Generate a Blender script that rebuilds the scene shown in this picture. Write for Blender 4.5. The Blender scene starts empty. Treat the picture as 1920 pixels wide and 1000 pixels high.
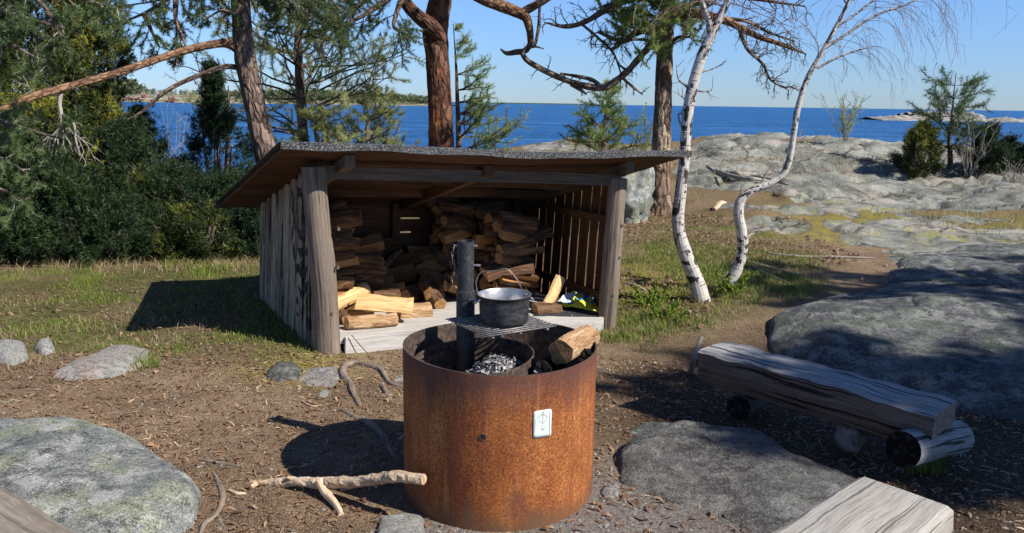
import bpy, math, random
import numpy as np
from mathutils import Vector
# ---------------------------------------------------------------- camera, world, sun, exposure
sc = bpy.context.scene
R = math.radians
FPX, H0 = 1550.0, 1.6
PITCH, ROLL = math.atan(306/1550), 0.01456
cp, sp_, cr, sr = math.cos(PITCH), math.sin(PITCH), math.cos(ROLL), math.sin(ROLL)
Xa = np.array([1., 0, 0]); Ua = np.array([0, sp_, cp]); Fa = np.array([0, cp, -sp_])
Rt = cr*Xa + sr*Ua; Up = -sr*Xa + cr*Ua
cam = bpy.data.objects.new('camera', bpy.data.cameras.new('camera')); sc.collection.objects.link(cam)
cam.data.sensor_width = 36; cam.data.lens = 36*FPX/1920; cam.data.clip_start = .05; cam.data.clip_end = 60000
from mathutils import Matrix
cam.matrix_world = Matrix(((Rt[0], Up[0], -Fa[0], 0), (Rt[1], Up[1], -Fa[1], 0), (Rt[2], Up[2], -Fa[2], H0), (0, 0, 0, 1)))
sc.camera = cam
SUN_AZ, SUN_EL = R(118), R(42)          # azimuth clockwise from +Y
w = bpy.data.worlds.new('World'); sc.world = w; w.use_nodes = True
nt = w.node_tree; bg = nt.nodes['Background']
sky = nt.nodes.new('ShaderNodeTexSky'); sky.sky_type = 'NISHITA'; sky.sun_disc = False
sky.sun_elevation = SUN_EL; sky.sun_rotation = SUN_AZ; sky.altitude = 0; sky.air_density = 1.0; sky.dust_density = .0; sky.ozone_density = 1.6
tint = nt.nodes.new('ShaderNodeMix'); tint.data_type = 'RGBA'; tint.blend_type = 'MULTIPLY'; tint.inputs[0].default_value = 1
nt.links.new(sky.outputs[0], tint.inputs[6]); tc_ = nt.nodes.new('ShaderNodeTexCoord'); sz_ = nt.nodes.new('ShaderNodeSeparateXYZ'); nt.links.new(tc_.outputs['Generated'], sz_.inputs[0])
rp_ = nt.nodes.new('ShaderNodeValToRGB'); nt.links.new(sz_.outputs[2], rp_.inputs[0]); e_ = rp_.color_ramp; e_.elements[0].position = 0; e_.elements[0].color = (.50, .73, 1.30, 1); e_.elements[1].position = .45; e_.elements[1].color = (.62, .76, 1.05, 1)
n_ = e_.elements.new(.11); n_.color = (.68, .95, 1.48, 1)      # cool tint; low sky brightened, overhead dimmed to deepen shadows
nt.links.new(rp_.outputs[0], tint.inputs[7])
nt.links.new(tint.outputs[2], bg.inputs[0]); bg.inputs[1].default_value = .072
sd = Vector((math.sin(SUN_AZ)*math.cos(SUN_EL), math.cos(SUN_AZ)*math.cos(SUN_EL), math.sin(SUN_EL)))
sl = bpy.data.lights.new('sun', 'SUN'); sl.energy = 5.0; sl.angle = R(.5); sl.color = (1, .95, .87)
so = bpy.data.objects.new('sun', sl); sc.collection.objects.link(so); so.rotation_euler = sd.to_track_quat('Z', 'Y').to_euler()
sc.view_settings.view_transform = 'Standard'; sc.view_settings.look = 'None'; sc.view_settings.exposure = 0.5; sc.view_settings.gamma = 1

random.seed(7); rng = np.random.default_rng(11)
C = sc.collection
A3 = lambda *a: np.array(a, float)
def nrm(v): v = np.asarray(v, float); return v/(np.linalg.norm(v)+1e-12)
# ---------------------------------------------------------------- photo coordinates -> places
def ray(px, py):
    a, b = (px-960)/FPX, (500-py)/FPX
    return a*Rt + b*Up + Fa
def P(px, py, Y): d = ray(px, py); return A3(0, 0, H0) + d*(Y/d[1])
def G(px, py, z=0): d = ray(px, py); return A3(0, 0, H0) + d*((z-H0)/d[2])
# ---------------------------------------------------------------- noise
def _h(ix, iy, iz, s):
    n = (ix.astype(np.int64)*374761393 + iy.astype(np.int64)*668265263 + iz.astype(np.int64)*2147483647 + s*1274126177) & 0xffffffff
    n = ((n ^ (n >> 13))*1274126177) & 0xffffffff
    n = (n ^ (n >> 16)) & 0xffffff
    return n/float(0xffffff)
def vn(x, y, z=0, s=0):
    x, y, z = np.broadcast_arrays(np.asarray(x, float), np.asarray(y, float), np.asarray(z, float))
    ix, iy, iz = np.floor(x), np.floor(y), np.floor(z)
    fx, fy, fz = x-ix, y-iy, z-iz
    fx, fy, fz = fx*fx*(3-2*fx), fy*fy*(3-2*fy), fz*fz*(3-2*fz)
    r = 0
    for dx in (0, 1):
        for dy in (0, 1):
            for dz in (0, 1):
                r = r + _h(ix+dx, iy+dy, iz+dz, s)*(fx if dx else 1-fx)*(fy if dy else 1-fy)*(fz if dz else 1-fz)
    return r*2-1
def fbm(x, y, z=0, o=4, s=0):
    r, a, f, t = 0, 1., 1., 0
    for i in range(o):
        r = r + a*vn(np.asarray(x)*f+i*17.3, np.asarray(y)*f+i*9.1, np.asarray(z)*f, s+i); t += a; a *= .5; f *= 2.03
    return r/t
def sstep(a, b, x): t = np.clip((x-a)/(b-a), 0, 1); return t*t*(3-2*t)
# ---------------------------------------------------------------- terrain height
SEA = -2.5
ctl = []
for x, y, z in [(-3, 0, 0), (0, 0, 0), (3, 0, .05), (-3, 3, .02), (-1, 3, 0), (0, 3, 0), (1, 3, 0), (2.2, 3.3, .0), (-1.2, 5.2, -.02), (.8, 6.3, -.17), (0, 7, -.1),
                (-2, 7, 0), (-4, 5, .05), (-5, 8, .05), (-2, 9.5, 0), (-6, 12, -.05), (0, 10, -.05), (7, 0, .1), (6, 4, .15), (-8, 2, .05), (8, 7, .3), (0, -5, 0), (9, -5, .1), (-9, -5, 0),
                (-10, 22, -1.2), (-6, 26, -1.7), (-14, 34, -3.8), (0, 34, -2.8), (14, 42, -3), (30, 46, -3.2), (-30, 20, -3), (34, 18, 0), (-12, 48, -5.2), (8, 60, -5.5), (40, 60, -5.5), (26, 3, .4), (-26, 3, -.4)]:
    ctl.append((x, y, z))
for px, py, Y in [(1320, 560, 6.9), (1235, 402, 12), (1450, 480, 8.8), (1560, 430, 10.5), (1700, 470, 9.2), (1900, 470, 9.5), (1600, 345, 15.5), (1300, 280, 20), (1450, 259, 23), (1620, 272, 22.5), (1760, 295, 20), (1900, 300, 19.5),
                  (1750, 390, 13), (1900, 400, 12.5), (1400, 385, 12.5), (980, 276, 22), (1100, 268, 22.5), (1200, 275, 22), (850, 290, 19), (350, 335, 17), (640, 310, 18), (1200, 450, 9.5), (1800, 700, 5.3), (1600, 620, 6.0)]:
    ctl.append(tuple(P(px, py, Y)))
ctl = np.array(ctl)
def _k(d2): return .5*d2*np.log(d2+1e-9)
_n = len(ctl); _K = _k(((ctl[:, None, :2]-ctl[None, :, :2])**2).sum(-1)) + np.eye(_n)*.6
_Pm = np.c_[np.ones(_n), ctl[:, :2]]
_sol = np.linalg.solve(np.block([[_K, _Pm], [_Pm.T, np.zeros((3, 3))]]), np.r_[ctl[:, 2], np.zeros(3)])
def hz0(x, y):
    x, y = np.broadcast_arrays(np.asarray(x, float), np.asarray(y, float))
    sh = x.shape; x = x.ravel(); y = y.ravel()
    out = np.zeros(len(x))
    for i in range(0, len(x), 40000):
        q = np.c_[x[i:i+40000], y[i:i+40000]]
        out[i:i+40000] = _k(((q[:, None]-ctl[None, :, :2])**2).sum(-1))@_sol[:_n] + _sol[_n] + q@_sol[_n+1:]
    rr = np.hypot(x, y-5)
    out = out*(1-sstep(45, 75, rr)) - 6*sstep(45, 75, rr)
    return out.reshape(sh)
def gp(px, py, f=None):
    d = ray(px, py); d = d/d[1]
    Y = np.linspace(1.2, 45, 1500); z = H0 + d[2]*Y; h = (f or hz0)(d[0]*Y, Y)
    k = np.argmax(z <= h)
    if not (z <= h).any(): k = -1
    return A3(d[0]*Y[k], Y[k], h[k])
def inpoly(x, y, poly):
    r = np.zeros(x.shape, bool); n = len(poly)
    for i in range(n):
        x0, y0 = poly[i][:2]; x1, y1 = poly[(i+1) % n][:2]
        c = ((y0 > y) != (y1 > y)) & (x < (x1-x0)*(y-y0)/((y1-y0)+1e-12)+x0)
        r ^= c
    return r
def edged(x, y, poly):
    d = np.full(x.shape, 1e9); n = len(poly)
    for i in range(n):
        a = poly[i][:2]; b = poly[(i+1) % n][:2]; ab = b-a
        t = np.clip(((x-a[0])*ab[0]+(y-a[1])*ab[1])/(ab@ab+1e-12), 0, 1)
        d = np.minimum(d, np.hypot(x-a[0]-t*ab[0], y-a[1]-t*ab[1]))
    return np.where(inpoly(x, y, poly), d, -d)
def gpoly(l): return [gp(*p) for p in l]
ROCKP = [gpoly(l) for l in [
    [(1285, 285), (1340, 266), (1450, 262), (1560, 264), (1680, 279), (1800, 300), (1990, 312), (1990, 405), (1860, 400), (1740, 392), (1650, 402), (1560, 404), (1480, 398), (1400, 388), (1310, 362), (1270, 330)],
    [(1560, 440), (1640, 430), (1760, 432), (1850, 446), (1740, 456), (1600, 454)],
    [(1660, 398), (1780, 403), (1890, 412), (1820, 420), (1700, 412)],
    [(1640, 462), (1750, 455), (1850, 460), (2000, 468), (2000, 500), (1850, 505), (1700, 498)], [(1380, 425), (1440, 418), (1520, 424), (1500, 436), (1410, 436)], [(1540, 415), (1660, 408), (1900, 428), (1960, 440), (1960, 458), (1800, 462), (1580, 455)],
    [(1310, 392), (1400, 388), (1540, 402), (1500, 412), (1400, 408)],
    [(900, 282), (1000, 272), (1100, 270), (1200, 276), (1270, 285), (1200, 296), (1000, 296)],
    [(1155, 345), (1180, 330), (1212, 338), (1208, 372), (1160, 375)]]]
GRASSP = [gpoly(l) for l in [
    [(-200, 545), (0, 520), (150, 505), (300, 488), (480, 470), (560, 500), (600, 640), (500, 668), (380, 672), (290, 655), (180, 650), (100, 665), (-200, 700)],
    [(1160, 455), (1240, 430), (1330, 425), (1420, 440), (1510, 470), (1500, 540), (1420, 580), (1300, 605), (1180, 640), (1155, 600)],
    [(400, 340), (600, 330), (1000, 300), (1150, 380), (1130, 420), (500, 420)]]]
MOSSP = [gpoly(l) for l in [
    [(1520, 395), (1620, 388), (1800, 402), (1990, 415), (1990, 480), (1850, 465), (1700, 448), (1600, 436), (1540, 446), (1480, 440)],
    [(1150, 500), (1260, 480), (1280, 540), (1180, 560)],
    [(560, 655), (640, 640), (600, 700), (500, 700)]]]
def masks(x, y):
    wx = x + .18*fbm(x*1.3, y*1.3, 3, 4, 5)*np.clip(y*.12, .5, 4); wy = y + .2*fbm(x*1.3, y*1.3, 8, 4, 9)*np.clip(y*.2, .5, 5)
    sc_ = np.clip(y*.03, .06, .6)
    def m(ps):
        r = np.full(x.shape, -1e9)
        for p in ps: r = np.maximum(r, edged(wx, wy, p))
        return r
    rd = m(ROCKP); rock = sstep(-1, 1, rd/sc_)
    # breaks in the bedrock filled with soil and dry grass
    fill = sstep(.20, .36, fbm(x*.33+2, y*.62+5, 0, 4, 21)); rock = rock*(1-.97*fill)
    far = sstep(15, 18, y)*sstep(2, 8, x)
    rock = np.maximum(rock, far*sstep(-.15, .1, fbm(x*.3, y*.6, 0, 3, 31))*.95)
    rock = np.maximum(rock, sstep(24, 27, y)*.9)
    grass = sstep(-1.5, 1.5, m(GRASSP)/sc_/2)
    moss = sstep(-1.5, 1.5, m(MOSSP)/sc_/2)
    return rock, grass, moss
def hz(x, y):
    x = np.asarray(x, float); y = np.asarray(y, float)
    rock, g, m_ = masks(np.atleast_1d(x), np.atleast_1d(y))
    rock = rock.reshape(x.shape)
    h = hz0(x, y)
    k = np.clip(y*.06, .25, 1.2)
    b1 = fbm(x*.45, y*.8, 2, 4, 41)
    h = h + rock*k*(.05 + .26*b1 + .26*np.abs(fbm(x*.9+y*.4, y*1.9, 5, 4, 43)))*sstep(6, 12, y)*.9
    c1 = fbm(x*.35+y*.12, y*.8, 3, 5, 141); c2 = fbm(x*.8, y*.35+x*.3, 6, 5, 142)
    h = h - rock*sstep(6, 12, y)*(.16*np.exp(-(c1/.03)**2)+.10*np.exp(-(c2/.03)**2)) + rock*sstep(6, 12, y)*.20*np.round(3*fbm(x*.3, y*.7, 9, 4, 143))/3
    h = h + .012*fbm(x*3, y*3, 0, 3, 51) + .018*fbm(x*1.1, y*1.1, 0, 2, 52)
    return h
def gz(x, y): return float(hz(np.array([x]), np.array([y]))[0])
def gph(px, py): p = gp(px, py); p[2] = gz(p[0], p[1]); return p
# ---------------------------------------------------------------- nodes
class N:
    def __init__(s, name):
        s.m = bpy.data.materials.new(name); s.m.use_nodes = True; s.t = s.m.node_tree; s.b = s.t.nodes['Principled BSDF']
    def n(s, ty, **k):
        o = s.t.nodes.new('ShaderNode'+ty)
        for a, b in k.items(): setattr(o, a, b)
        return o
    def set(s, inp, v):
        if isinstance(v, bpy.types.NodeSocket): s.t.links.new(v, inp)
        elif isinstance(v, (tuple, list)) and len(v) == 3 and inp.type == 'RGBA': inp.default_value = (*v, 1)
        else: inp.default_value = v
    def math(s, op, a, b=0.5, clamp=False):
        o = s.n('Math', operation=op, use_clamp=clamp); s.set(o.inputs[0], a); s.set(o.inputs[1], b); return o.outputs[0]
    def vmath(s, op, a, b):
        o = s.n('VectorMath', operation=op); s.set(o.inputs[0], a); s.set(o.inputs[1], b); return o.outputs[0]
    def obj(s): return s.n('TexCoord').outputs['Object']
    def uv(s): return s.n('TexCoord').outputs['UV']
    def attr(s, name='rnd'): return s.n('Attribute', attribute_name=name).outputs['Fac']
    def co(s, kind, sc_=(1, 1, 1), off=True):
        c = s.obj() if kind == 'o' else s.uv()
        c = s.vmath('MULTIPLY', c, sc_)
        if off:
            k = s.math('MULTIPLY', s.attr(), 53.7); cb = s.n('CombineXYZ'); s.set(cb.inputs[0], k); s.set(cb.inputs[1], k); s.set(cb.inputs[2], k)
            c = s.vmath('ADD', c, cb.outputs[0])
        return c
    def noise(s, c, scale=5, det=5, rough=.55, dist=0, out=0):
        o = s.n('TexNoise'); s.set(o.inputs['Vector'], c); o.inputs['Scale'].default_value = scale; o.inputs['Detail'].default_value = det
        o.inputs['Roughness'].default_value = rough; o.inputs['Distortion'].default_value = dist; return o.outputs[out]
    def vor(s, c, scale=5, feat='F1', out=0):
        o = s.n('TexVoronoi', feature=feat); s.set(o.inputs['Vector'], c); o.inputs['Scale'].default_value = scale; return o.outputs[out]
    def ramp(s, f, stops, interp='LINEAR'):
        o = s.n('ValToRGB'); e = o.color_ramp; e.interpolation = interp; s.set(o.inputs[0], f)
        while len(e.elements) < len(stops): e.elements.new(.5)
        for el, (p, c) in zip(e.elements, stops):
            el.position = p; el.color = (*c, 1) if isinstance(c, (tuple, list)) else (c, c, c, 1)
        return o.outputs[0]
    def mix(s, f, a, b, bt='MIX'):
        o = s.n('Mix', data_type='RGBA', blend_type=bt); s.set(o.inputs[0], f); s.set(o.inputs[6], a); s.set(o.inputs[7], b); return o.outputs[2]
    def bump(s, h, st=.3, d=.01, nrm_=None):
        o = s.n('Bump'); o.inputs['Strength'].default_value = st; o.inputs['Distance'].default_value = d; s.set(o.inputs['Height'], h)
        if nrm_ is not None: s.set(o.inputs['Normal'], nrm_)
        return o.outputs[0]
    def out(s, col, rough=.8, nor=None, spec=.3, metal=0, trans=0):
        s.set(s.b.inputs['Base Color'], col); s.set(s.b.inputs['Roughness'], rough); s.set(s.b.inputs['Specular IOR Level'], spec); s.set(s.b.inputs['Metallic'], metal)
        if nor is not None: s.set(s.b.inputs['Normal'], nor)
        if trans:
            tr = s.n('BsdfTranslucent'); s.set(tr.inputs[0], col); mx = s.n('MixShader'); mx.inputs[0].default_value = trans
            s.t.links.new(s.b.outputs[0], mx.inputs[1]); s.t.links.new(tr.outputs[0], mx.inputs[2])
            s.t.links.new(mx.outputs[0], s.t.nodes['Material Output'].inputs[0])
        return s.m
MT = {}
def wood(name, cols, gs=(45, 3.2, 1), crack=.35, rough=.85, bmp=.5, var=.35):
    s = N(name); c = s.co('u', (gs[0]*1.6, gs[1]*1.3, 1))
    g = s.noise(c, 1, 8, .7, .12); fine = s.noise(s.co('u', (gs[0]*7, gs[1]*6, 1)), 1, 4, .7, .1); big = s.noise(s.co('u', (7, 1.6, 1)), 1, 5, .65)
    col = s.ramp(s.math('ADD', s.math('MULTIPLY', g, .48), s.math('ADD', s.math('MULTIPLY', big, .27), s.math('MULTIPLY', fine, .25))), [(.38, cols[0]), (.5, cols[1]), (.62, cols[2])])
    ck = s.noise(s.co('u', (gs[0]*.9, gs[1]*.42, 1)), 1, 5, .6, .15)
    cm = s.ramp(ck, [(.37+.04*(crack > .9), 1), (.395+.04*(crack > .9), 0)])
    col = s.mix(s.math('MULTIPLY', cm, crack), col, tuple(x*.14 for x in cols[0]))
    v = s.math('ADD', s.math('MULTIPLY', s.attr(), var), 1-var/2)
    hs = s.n('HueSaturation'); s.set(hs.inputs['Value'], v); s.set(hs.inputs['Color'], col)
    h = s.math('SUBTRACT', s.math('ADD', s.math('MULTIPLY', g, .6), s.math('MULTIPLY', fine, .5)), s.math('MULTIPLY', cm, crack))
    MT[name] = s.out(hs.outputs[0], rough, s.bump(h, bmp, .006), .25)
wood('weathered_boards', [(.13, .10, .08), (.24, .20, .16), (.35, .30, .25)])
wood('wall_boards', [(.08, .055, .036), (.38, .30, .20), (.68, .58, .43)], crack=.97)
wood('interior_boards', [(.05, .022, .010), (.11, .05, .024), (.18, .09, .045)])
wood('beam_wood', [(.08, .055, .038), (.145, .105, .072), (.21, .16, .115)])
wood('post_wood', [(.11, .085, .066), (.20, .155, .12), (.29, .235, .19)], gs=(40, 2.2, 1), crack=.6)
wood('deck_boards', [(.30, .275, .25), (.45, .425, .395), (.56, .54, .51)], gs=(38, 2.0, 1), crack=.35)
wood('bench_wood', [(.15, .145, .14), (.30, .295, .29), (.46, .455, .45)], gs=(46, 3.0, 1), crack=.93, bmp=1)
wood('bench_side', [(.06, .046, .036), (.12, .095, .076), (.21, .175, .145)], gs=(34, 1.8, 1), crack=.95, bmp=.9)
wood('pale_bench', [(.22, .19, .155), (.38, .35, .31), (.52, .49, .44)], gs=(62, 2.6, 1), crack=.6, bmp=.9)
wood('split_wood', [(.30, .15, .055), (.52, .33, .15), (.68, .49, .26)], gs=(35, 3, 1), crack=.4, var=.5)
wood('shaded_split', [(.16, .065, .022), (.30, .14, .05), (.44, .24, .095)], gs=(35, 3, 1), crack=.3, var=.9)  # darker copy of the split wood, shelter shade put into its colour
wood('bare_branch', [(.30, .17, .09), (.52, .38, .25), (.66, .55, .42)], gs=(30, 4, 1), crack=.5)
wood('root_wood', [(.11, .08, .06), (.20, .155, .12), (.30, .25, .20)], gs=(30, 4, 1), crack=.3)
wood('dead_wood', [(.17, .145, .12), (.30, .265, .225), (.42, .38, .33)], gs=(30, 4, 1), crack=.4)
def barkm(name, cols, sc_=(14, 5, 1), bmp=1.0, patch=None, edge=.75):
    s = N(name); c = s.co('u', sc_)
    c2 = s.vmath('ADD', c, s.vmath('MULTIPLY', s.noise(s.co('u', (10, 6, 1)), 1, 4, out=1), (1.2, 1.2, 0)))
    e = s.vor(c2, 1, 'DISTANCE_TO_EDGE'); cell = s.vor(c2, 1, 'F1', 1); n = s.noise(c, 2.5, 6)
    sepc = s.n('SeparateColor'); s.set(sepc.inputs[0], cell)
    col = s.ramp(s.math('ADD', s.math('MULTIPLY', n, .6), s.math('MULTIPLY', sepc.outputs[0], .4)), [(.25, cols[0]), (.5, cols[1]), (.75, cols[2])])
    em = s.ramp(e, [(.0, 1), (.12, 0)])
    col = s.mix(s.math('MULTIPLY', em, edge), col, tuple(x*.25 for x in cols[0]))
    if patch:
        pm = s.ramp(s.noise(s.co('u', (5, 1.6, 1)), 1, 4), [(.56, 0), (.60, 1)])
        col = s.mix(pm, col, patch)
    h = s.math('ADD', s.math('MULTIPLY', s.math('MINIMUM', s.math('MULTIPLY', e, 4), 1), edge*1.3), s.math('MULTIPLY', n, .6+(.75-edge)))
    MT[name] = s.out(col, .9, s.bump(h, bmp, .02), .15)
barkm('pine_bark', [(.10, .07, .055), (.19, .135, .105), (.30, .22, .17)])
barkm('red_bark', [(.065, .034, .025), (.12, .058, .038), (.22, .12, .075)], patch=(.25, .10, .045))
barkm('stripped_bark', [(.10, .065, .048), (.20, .135, .095), (.32, .23, .165)], (13, 4, 1), 1.2, patch=(.40, .31, .22))
barkm('orange_branch', [(.10, .055, .035), (.22, .12, .07), (.36, .22, .13)], (16, 9, 1), .7)
barkm('twig_bark', [(.07, .055, .045), (.14, .11, .09), (.22, .18, .15)], (12, 12, 1), .4)
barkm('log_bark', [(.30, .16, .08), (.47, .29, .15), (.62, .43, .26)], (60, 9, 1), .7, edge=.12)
barkm('stack_bark', [(.07, .035, .02), (.15, .08, .045), (.26, .16, .09)], (50, 9, 1), .9, edge=.2)  # darker copy of the log bark for logs in the shelter's shade
barkm('charred_wood', [(.006, .006, .006), (.014, .014, .014), (.045, .045, .045)], (30, 30, 1), 1.0)
def endm(name, cols, f=420):
    s = N(name); c = s.uv(); d = s.vmath('MULTIPLY', c, (1, 1, 0)); ln = s.n('VectorMath', operation='LENGTH'); s.set(ln.inputs[0], d)
    n = s.noise(c, 30, 4); r = s.math('SINE', s.math('ADD', s.math('MULTIPLY', ln.outputs['Value'], f), s.math('MULTIPLY', n, 5)))
    col = s.ramp(s.math('ADD', s.math('MULTIPLY', r, .15), n), [(.3, cols[0]), (.5, cols[1]), (.75, cols[2])])
    MT[name] = s.out(col, .9, s.bump(n, .5, .005), .2)
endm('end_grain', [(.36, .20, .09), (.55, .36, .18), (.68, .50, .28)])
endm('shaded_end', [(.18, .085, .03), (.32, .17, .065), (.46, .28, .12)])  # darker end grain, shelter shade put into its colour
endm('dark_end', [(.14, .065, .028), (.26, .13, .055), (.36, .20, .09)], 600)
endm('grey_end', [(.12, .09, .07), (.24, .19, .15), (.34, .29, .24)])
# birch
s = N('birch_bark'); c = s.co('u', (9, 55, 1)); l = s.noise(c, 1, 4, .6); p = s.noise(s.co('u', (14, 9, 1)), 1, 5, .6)
col = s.mix(s.noise(s.co('u', (20, 20, 1)), 1, 4), (.62, .58, .53), (.45, .41, .36))
col = s.mix(s.ramp(l, [(.57, 0), (.61, .85)]), col, (.13, .10, .08)); pm = s.ramp(p, [(.54, 0), (.575, 1)]); col = s.mix(pm, col, (.045, .035, .03))
MT['birch_bark'] = s.out(col, .7, s.bump(s.math('SUBTRACT', l, pm), .5, .006), .3)
s = N('birch_twig'); MT['birch_twig'] = s.out(s.mix(s.attr(), (.16, .09, .07), (.24, .15, .12)), .7)
s = N('birch_grey'); l = s.noise(s.co('u', (9, 50, 1)), 1, 4, .6); MT['birch_grey'] = s.out(s.ramp(l, [(.35, (.08, .065, .055)), (.5, (.33, .28, .25)), (.62, (.50, .45, .41))]), .7)
def leafm(name, a, b, c_, tr=.25):
    s = N(name); r = s.attr(); col = s.ramp(r, [(0, a), (.5, b), (1, c_)]); MT[name] = s.out(col, .55, None, .35, 0, tr)
leafm('pine_needles', (.03, .055, .016), (.075, .115, .03), (.16, .20, .06), .2)
leafm('blue_needles', (.04, .08, .024), (.11, .165, .052), (.20, .26, .095), .25)
leafm('pale_needles', (.20, .23, .08), (.40, .43, .17), (.56, .57, .26), .45)
leafm('young_needles', (.11, .18, .04), (.25, .32, .08), (.40, .46, .16), .35)
leafm('juniper_needles', (.007, .018, .004), (.040, .062, .011), (.34, .33, .04), .14)  # yellow end paints sunlit clumps into the needle colour
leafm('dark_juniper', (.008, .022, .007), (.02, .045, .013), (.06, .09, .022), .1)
leafm('fresh_leaves', (.16, .25, .03), (.26, .36, .05), (.38, .46, .09), .4)
leafm('green_grass', (.07, .11, .015), (.17, .23, .035), (.34, .38, .08), .25)
leafm('dry_grass', (.24, .17, .08), (.38, .30, .15), (.52, .44, .26), .2)
leafm('brown_leaf', (.10, .05, .028), (.20, .11, .065), (.34, .22, .14), .1)
leafm('wood_chip', (.12, .07, .038), (.26, .17, .095), (.60, .46, .30), 0)
leafm('distant_tree', (.05, .075, .03), (.08, .105, .04), (.13, .15, .07), 0)
leafm('needle_litter', (.10, .05, .025), (.19, .105, .055), (.30, .19, .11), 0)
# rock
def rockm(name, cols, lich=(.34, .38, .19), lamt=.5, pale=.3, scl=1.0, pink=0., crack=.5):
    s = N(name); c = s.vmath('MULTIPLY', s.obj(), (scl, scl, scl*1.0))
    n1 = s.noise(c, 3.0, 10, .68, .2); n2 = s.noise(c, 30, 6, .68); sp = s.noise(c, 120, 4, .75); gr = s.vor(c, 130, 'F1', 1)
    col = s.ramp(s.math('ADD', s.math('MULTIPLY', n1, .5), s.math('MULTIPLY', n2, .5)), [(.38, cols[0]), (.49, cols[1]), (.60, cols[2])])
    if pink: col = s.mix(s.ramp(s.noise(c, 3.1, 4), [(.45, 0), (.62, pink)]), col, (.40, .27, .22))
    lm = s.ramp(s.math('ADD', s.math('MULTIPLY', s.noise(c, 3.6, 8, .7), .78), s.math('MULTIPLY', sp, .22)), [(.50, 0), (.54, lamt)])
    col = s.mix(lm, col, lich)
    pm = s.ramp(s.math('ADD', s.math('MULTIPLY', s.noise(c, 6.0, 8, .68), .78), s.math('MULTIPLY', sp, .22)), [(.53, 0), (.56, pale)])
    col = s.mix(pm, col, (.50, .50, .47))
    dk = s.ramp(s.math('ADD', s.math('MULTIPLY', s.noise(c, 12, 7, .72), .6), s.math('MULTIPLY', sp, .4)), [(.43, .7), (.465, 0)]); col = s.mix(dk, col, (.05, .05, .045))
    col = s.mix(.26, col, s.ramp(sp, [(.38, .04), (.62, .9)]), 'OVERLAY')
    sg = s.n('SeparateColor'); s.set(sg.inputs[0], gr); col = s.mix(.22, col, s.ramp(sg.outputs[0], [(.2, .1), (.8, .85)]), 'OVERLAY')
    fr = s.vor(s.vmath('ADD', s.vmath('MULTIPLY', s.obj(), (.35, .8, .6)), s.vmath('MULTIPLY', s.noise(c, 4, 7, .7, out=1), (.35, .35, .35))), .9, 'DISTANCE_TO_EDGE')
    cm = s.ramp(fr, [(.0, .9), (.008, 0)]); col = s.mix(s.math('MULTIPLY', cm, crack), col, (.04, .035, .03))
    h = s.math('ADD', s.math('ADD', s.math('MULTIPLY', n1, .7), s.math('MULTIPLY', n2, .45)), s.math('MULTIPLY', sp, .22))
    h = s.math('SUBTRACT', h, s.math('MULTIPLY', cm, .25*crack))
    MT[name] = s.out(col, .9, s.bump(h, .9, .035), .2); return col, h
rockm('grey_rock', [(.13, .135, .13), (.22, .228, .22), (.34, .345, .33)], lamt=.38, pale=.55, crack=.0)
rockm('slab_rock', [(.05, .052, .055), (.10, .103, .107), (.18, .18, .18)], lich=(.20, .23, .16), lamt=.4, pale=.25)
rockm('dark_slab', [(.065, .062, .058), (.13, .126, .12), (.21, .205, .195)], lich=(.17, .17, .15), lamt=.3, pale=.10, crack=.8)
rockm('dark_rock', [(.07, .07, .07), (.12, .12, .12), (.22, .21, .2)], lamt=.1, pale=.3, scl=4)
rockm('pink_rock', [(.26, .25, .24), (.38, .36, .35), (.48, .44, .42)], lamt=.15, pale=.4, scl=2.5, pink=.7)
rockm('pale_rock', [(.32, .31, .29), (.44, .43, .40), (.56, .55, .52)], lamt=.1, pale=.5, scl=4)
rockm('islet_rock', [(.16, .145, .13), (.27, .25, .23), (.42, .40, .37)], lamt=.1, pale=.6, scl=.12, pink=.2)
# ground
s = N('ground'); c = s.obj()
n1 = s.noise(c, 1.6, 6, .6); n2 = s.noise(c, 9, 6, .65); n3 = s.noise(c, 55, 5, .7); n4 = s.noise(c, 190, 3, .7)
soil = s.ramp(s.math('ADD', s.math('MULTIPLY', n1, .35), s.math('ADD', s.math('MULTIPLY', n2, .3), s.math('MULTIPLY', n3, .35))), [(.38, (.055, .030, .018)), (.47, (.145, .082, .045)), (.55, (.25, .16, .095)), (.64, (.42, .31, .21))])
soil = s.mix(s.ramp(n4, [(.54, 0), (.58, .8)]), soil, (.56, .45, .31))
soil = s.mix(s.math('MULTIPLY', s.attr('painted_shade'), .85), soil, s.ramp(n3, [(.4, (.022, .015, .010)), (.55, (.07, .045, .028)), (.66, (.17, .12, .08))]))  # soil colour darkened to paint in shade under benches and junipers
gr = s.ramp(s.math('ADD', s.math('MULTIPLY', n2, .6), s.math('MULTIPLY', n3, .4)), [(.38, (.035, .045, .010)), (.5, (.085, .095, .025)), (.60, (.20, .18, .07))])
gm = s.math('MULTIPLY', s.attr('grass'), s.ramp(s.math('ADD', s.math('MULTIPLY', n2, .5), s.math('MULTIPLY', n1, .5)), [(.40, .1), (.50, .95)]))
col = s.mix(gm, soil, gr)
ms = s.ramp(n3, [(.35, (.16, .16, .02)), (.6, (.42, .38, .045))])
mossf = s.math('MULTIPLY', s.attr('moss'), s.ramp(n2, [(.42, 0), (.50, 1)])); col = s.mix(mossf, col, ms)
ash = s.ramp(n3, [(.35, (.15, .13, .12)), (.65, (.34, .31, .29))]); col = s.mix(s.math('MULTIPLY', s.attr('ash'), s.ramp(n2, [(.3, .6), (.5, 1)])), col, ash)
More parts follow.
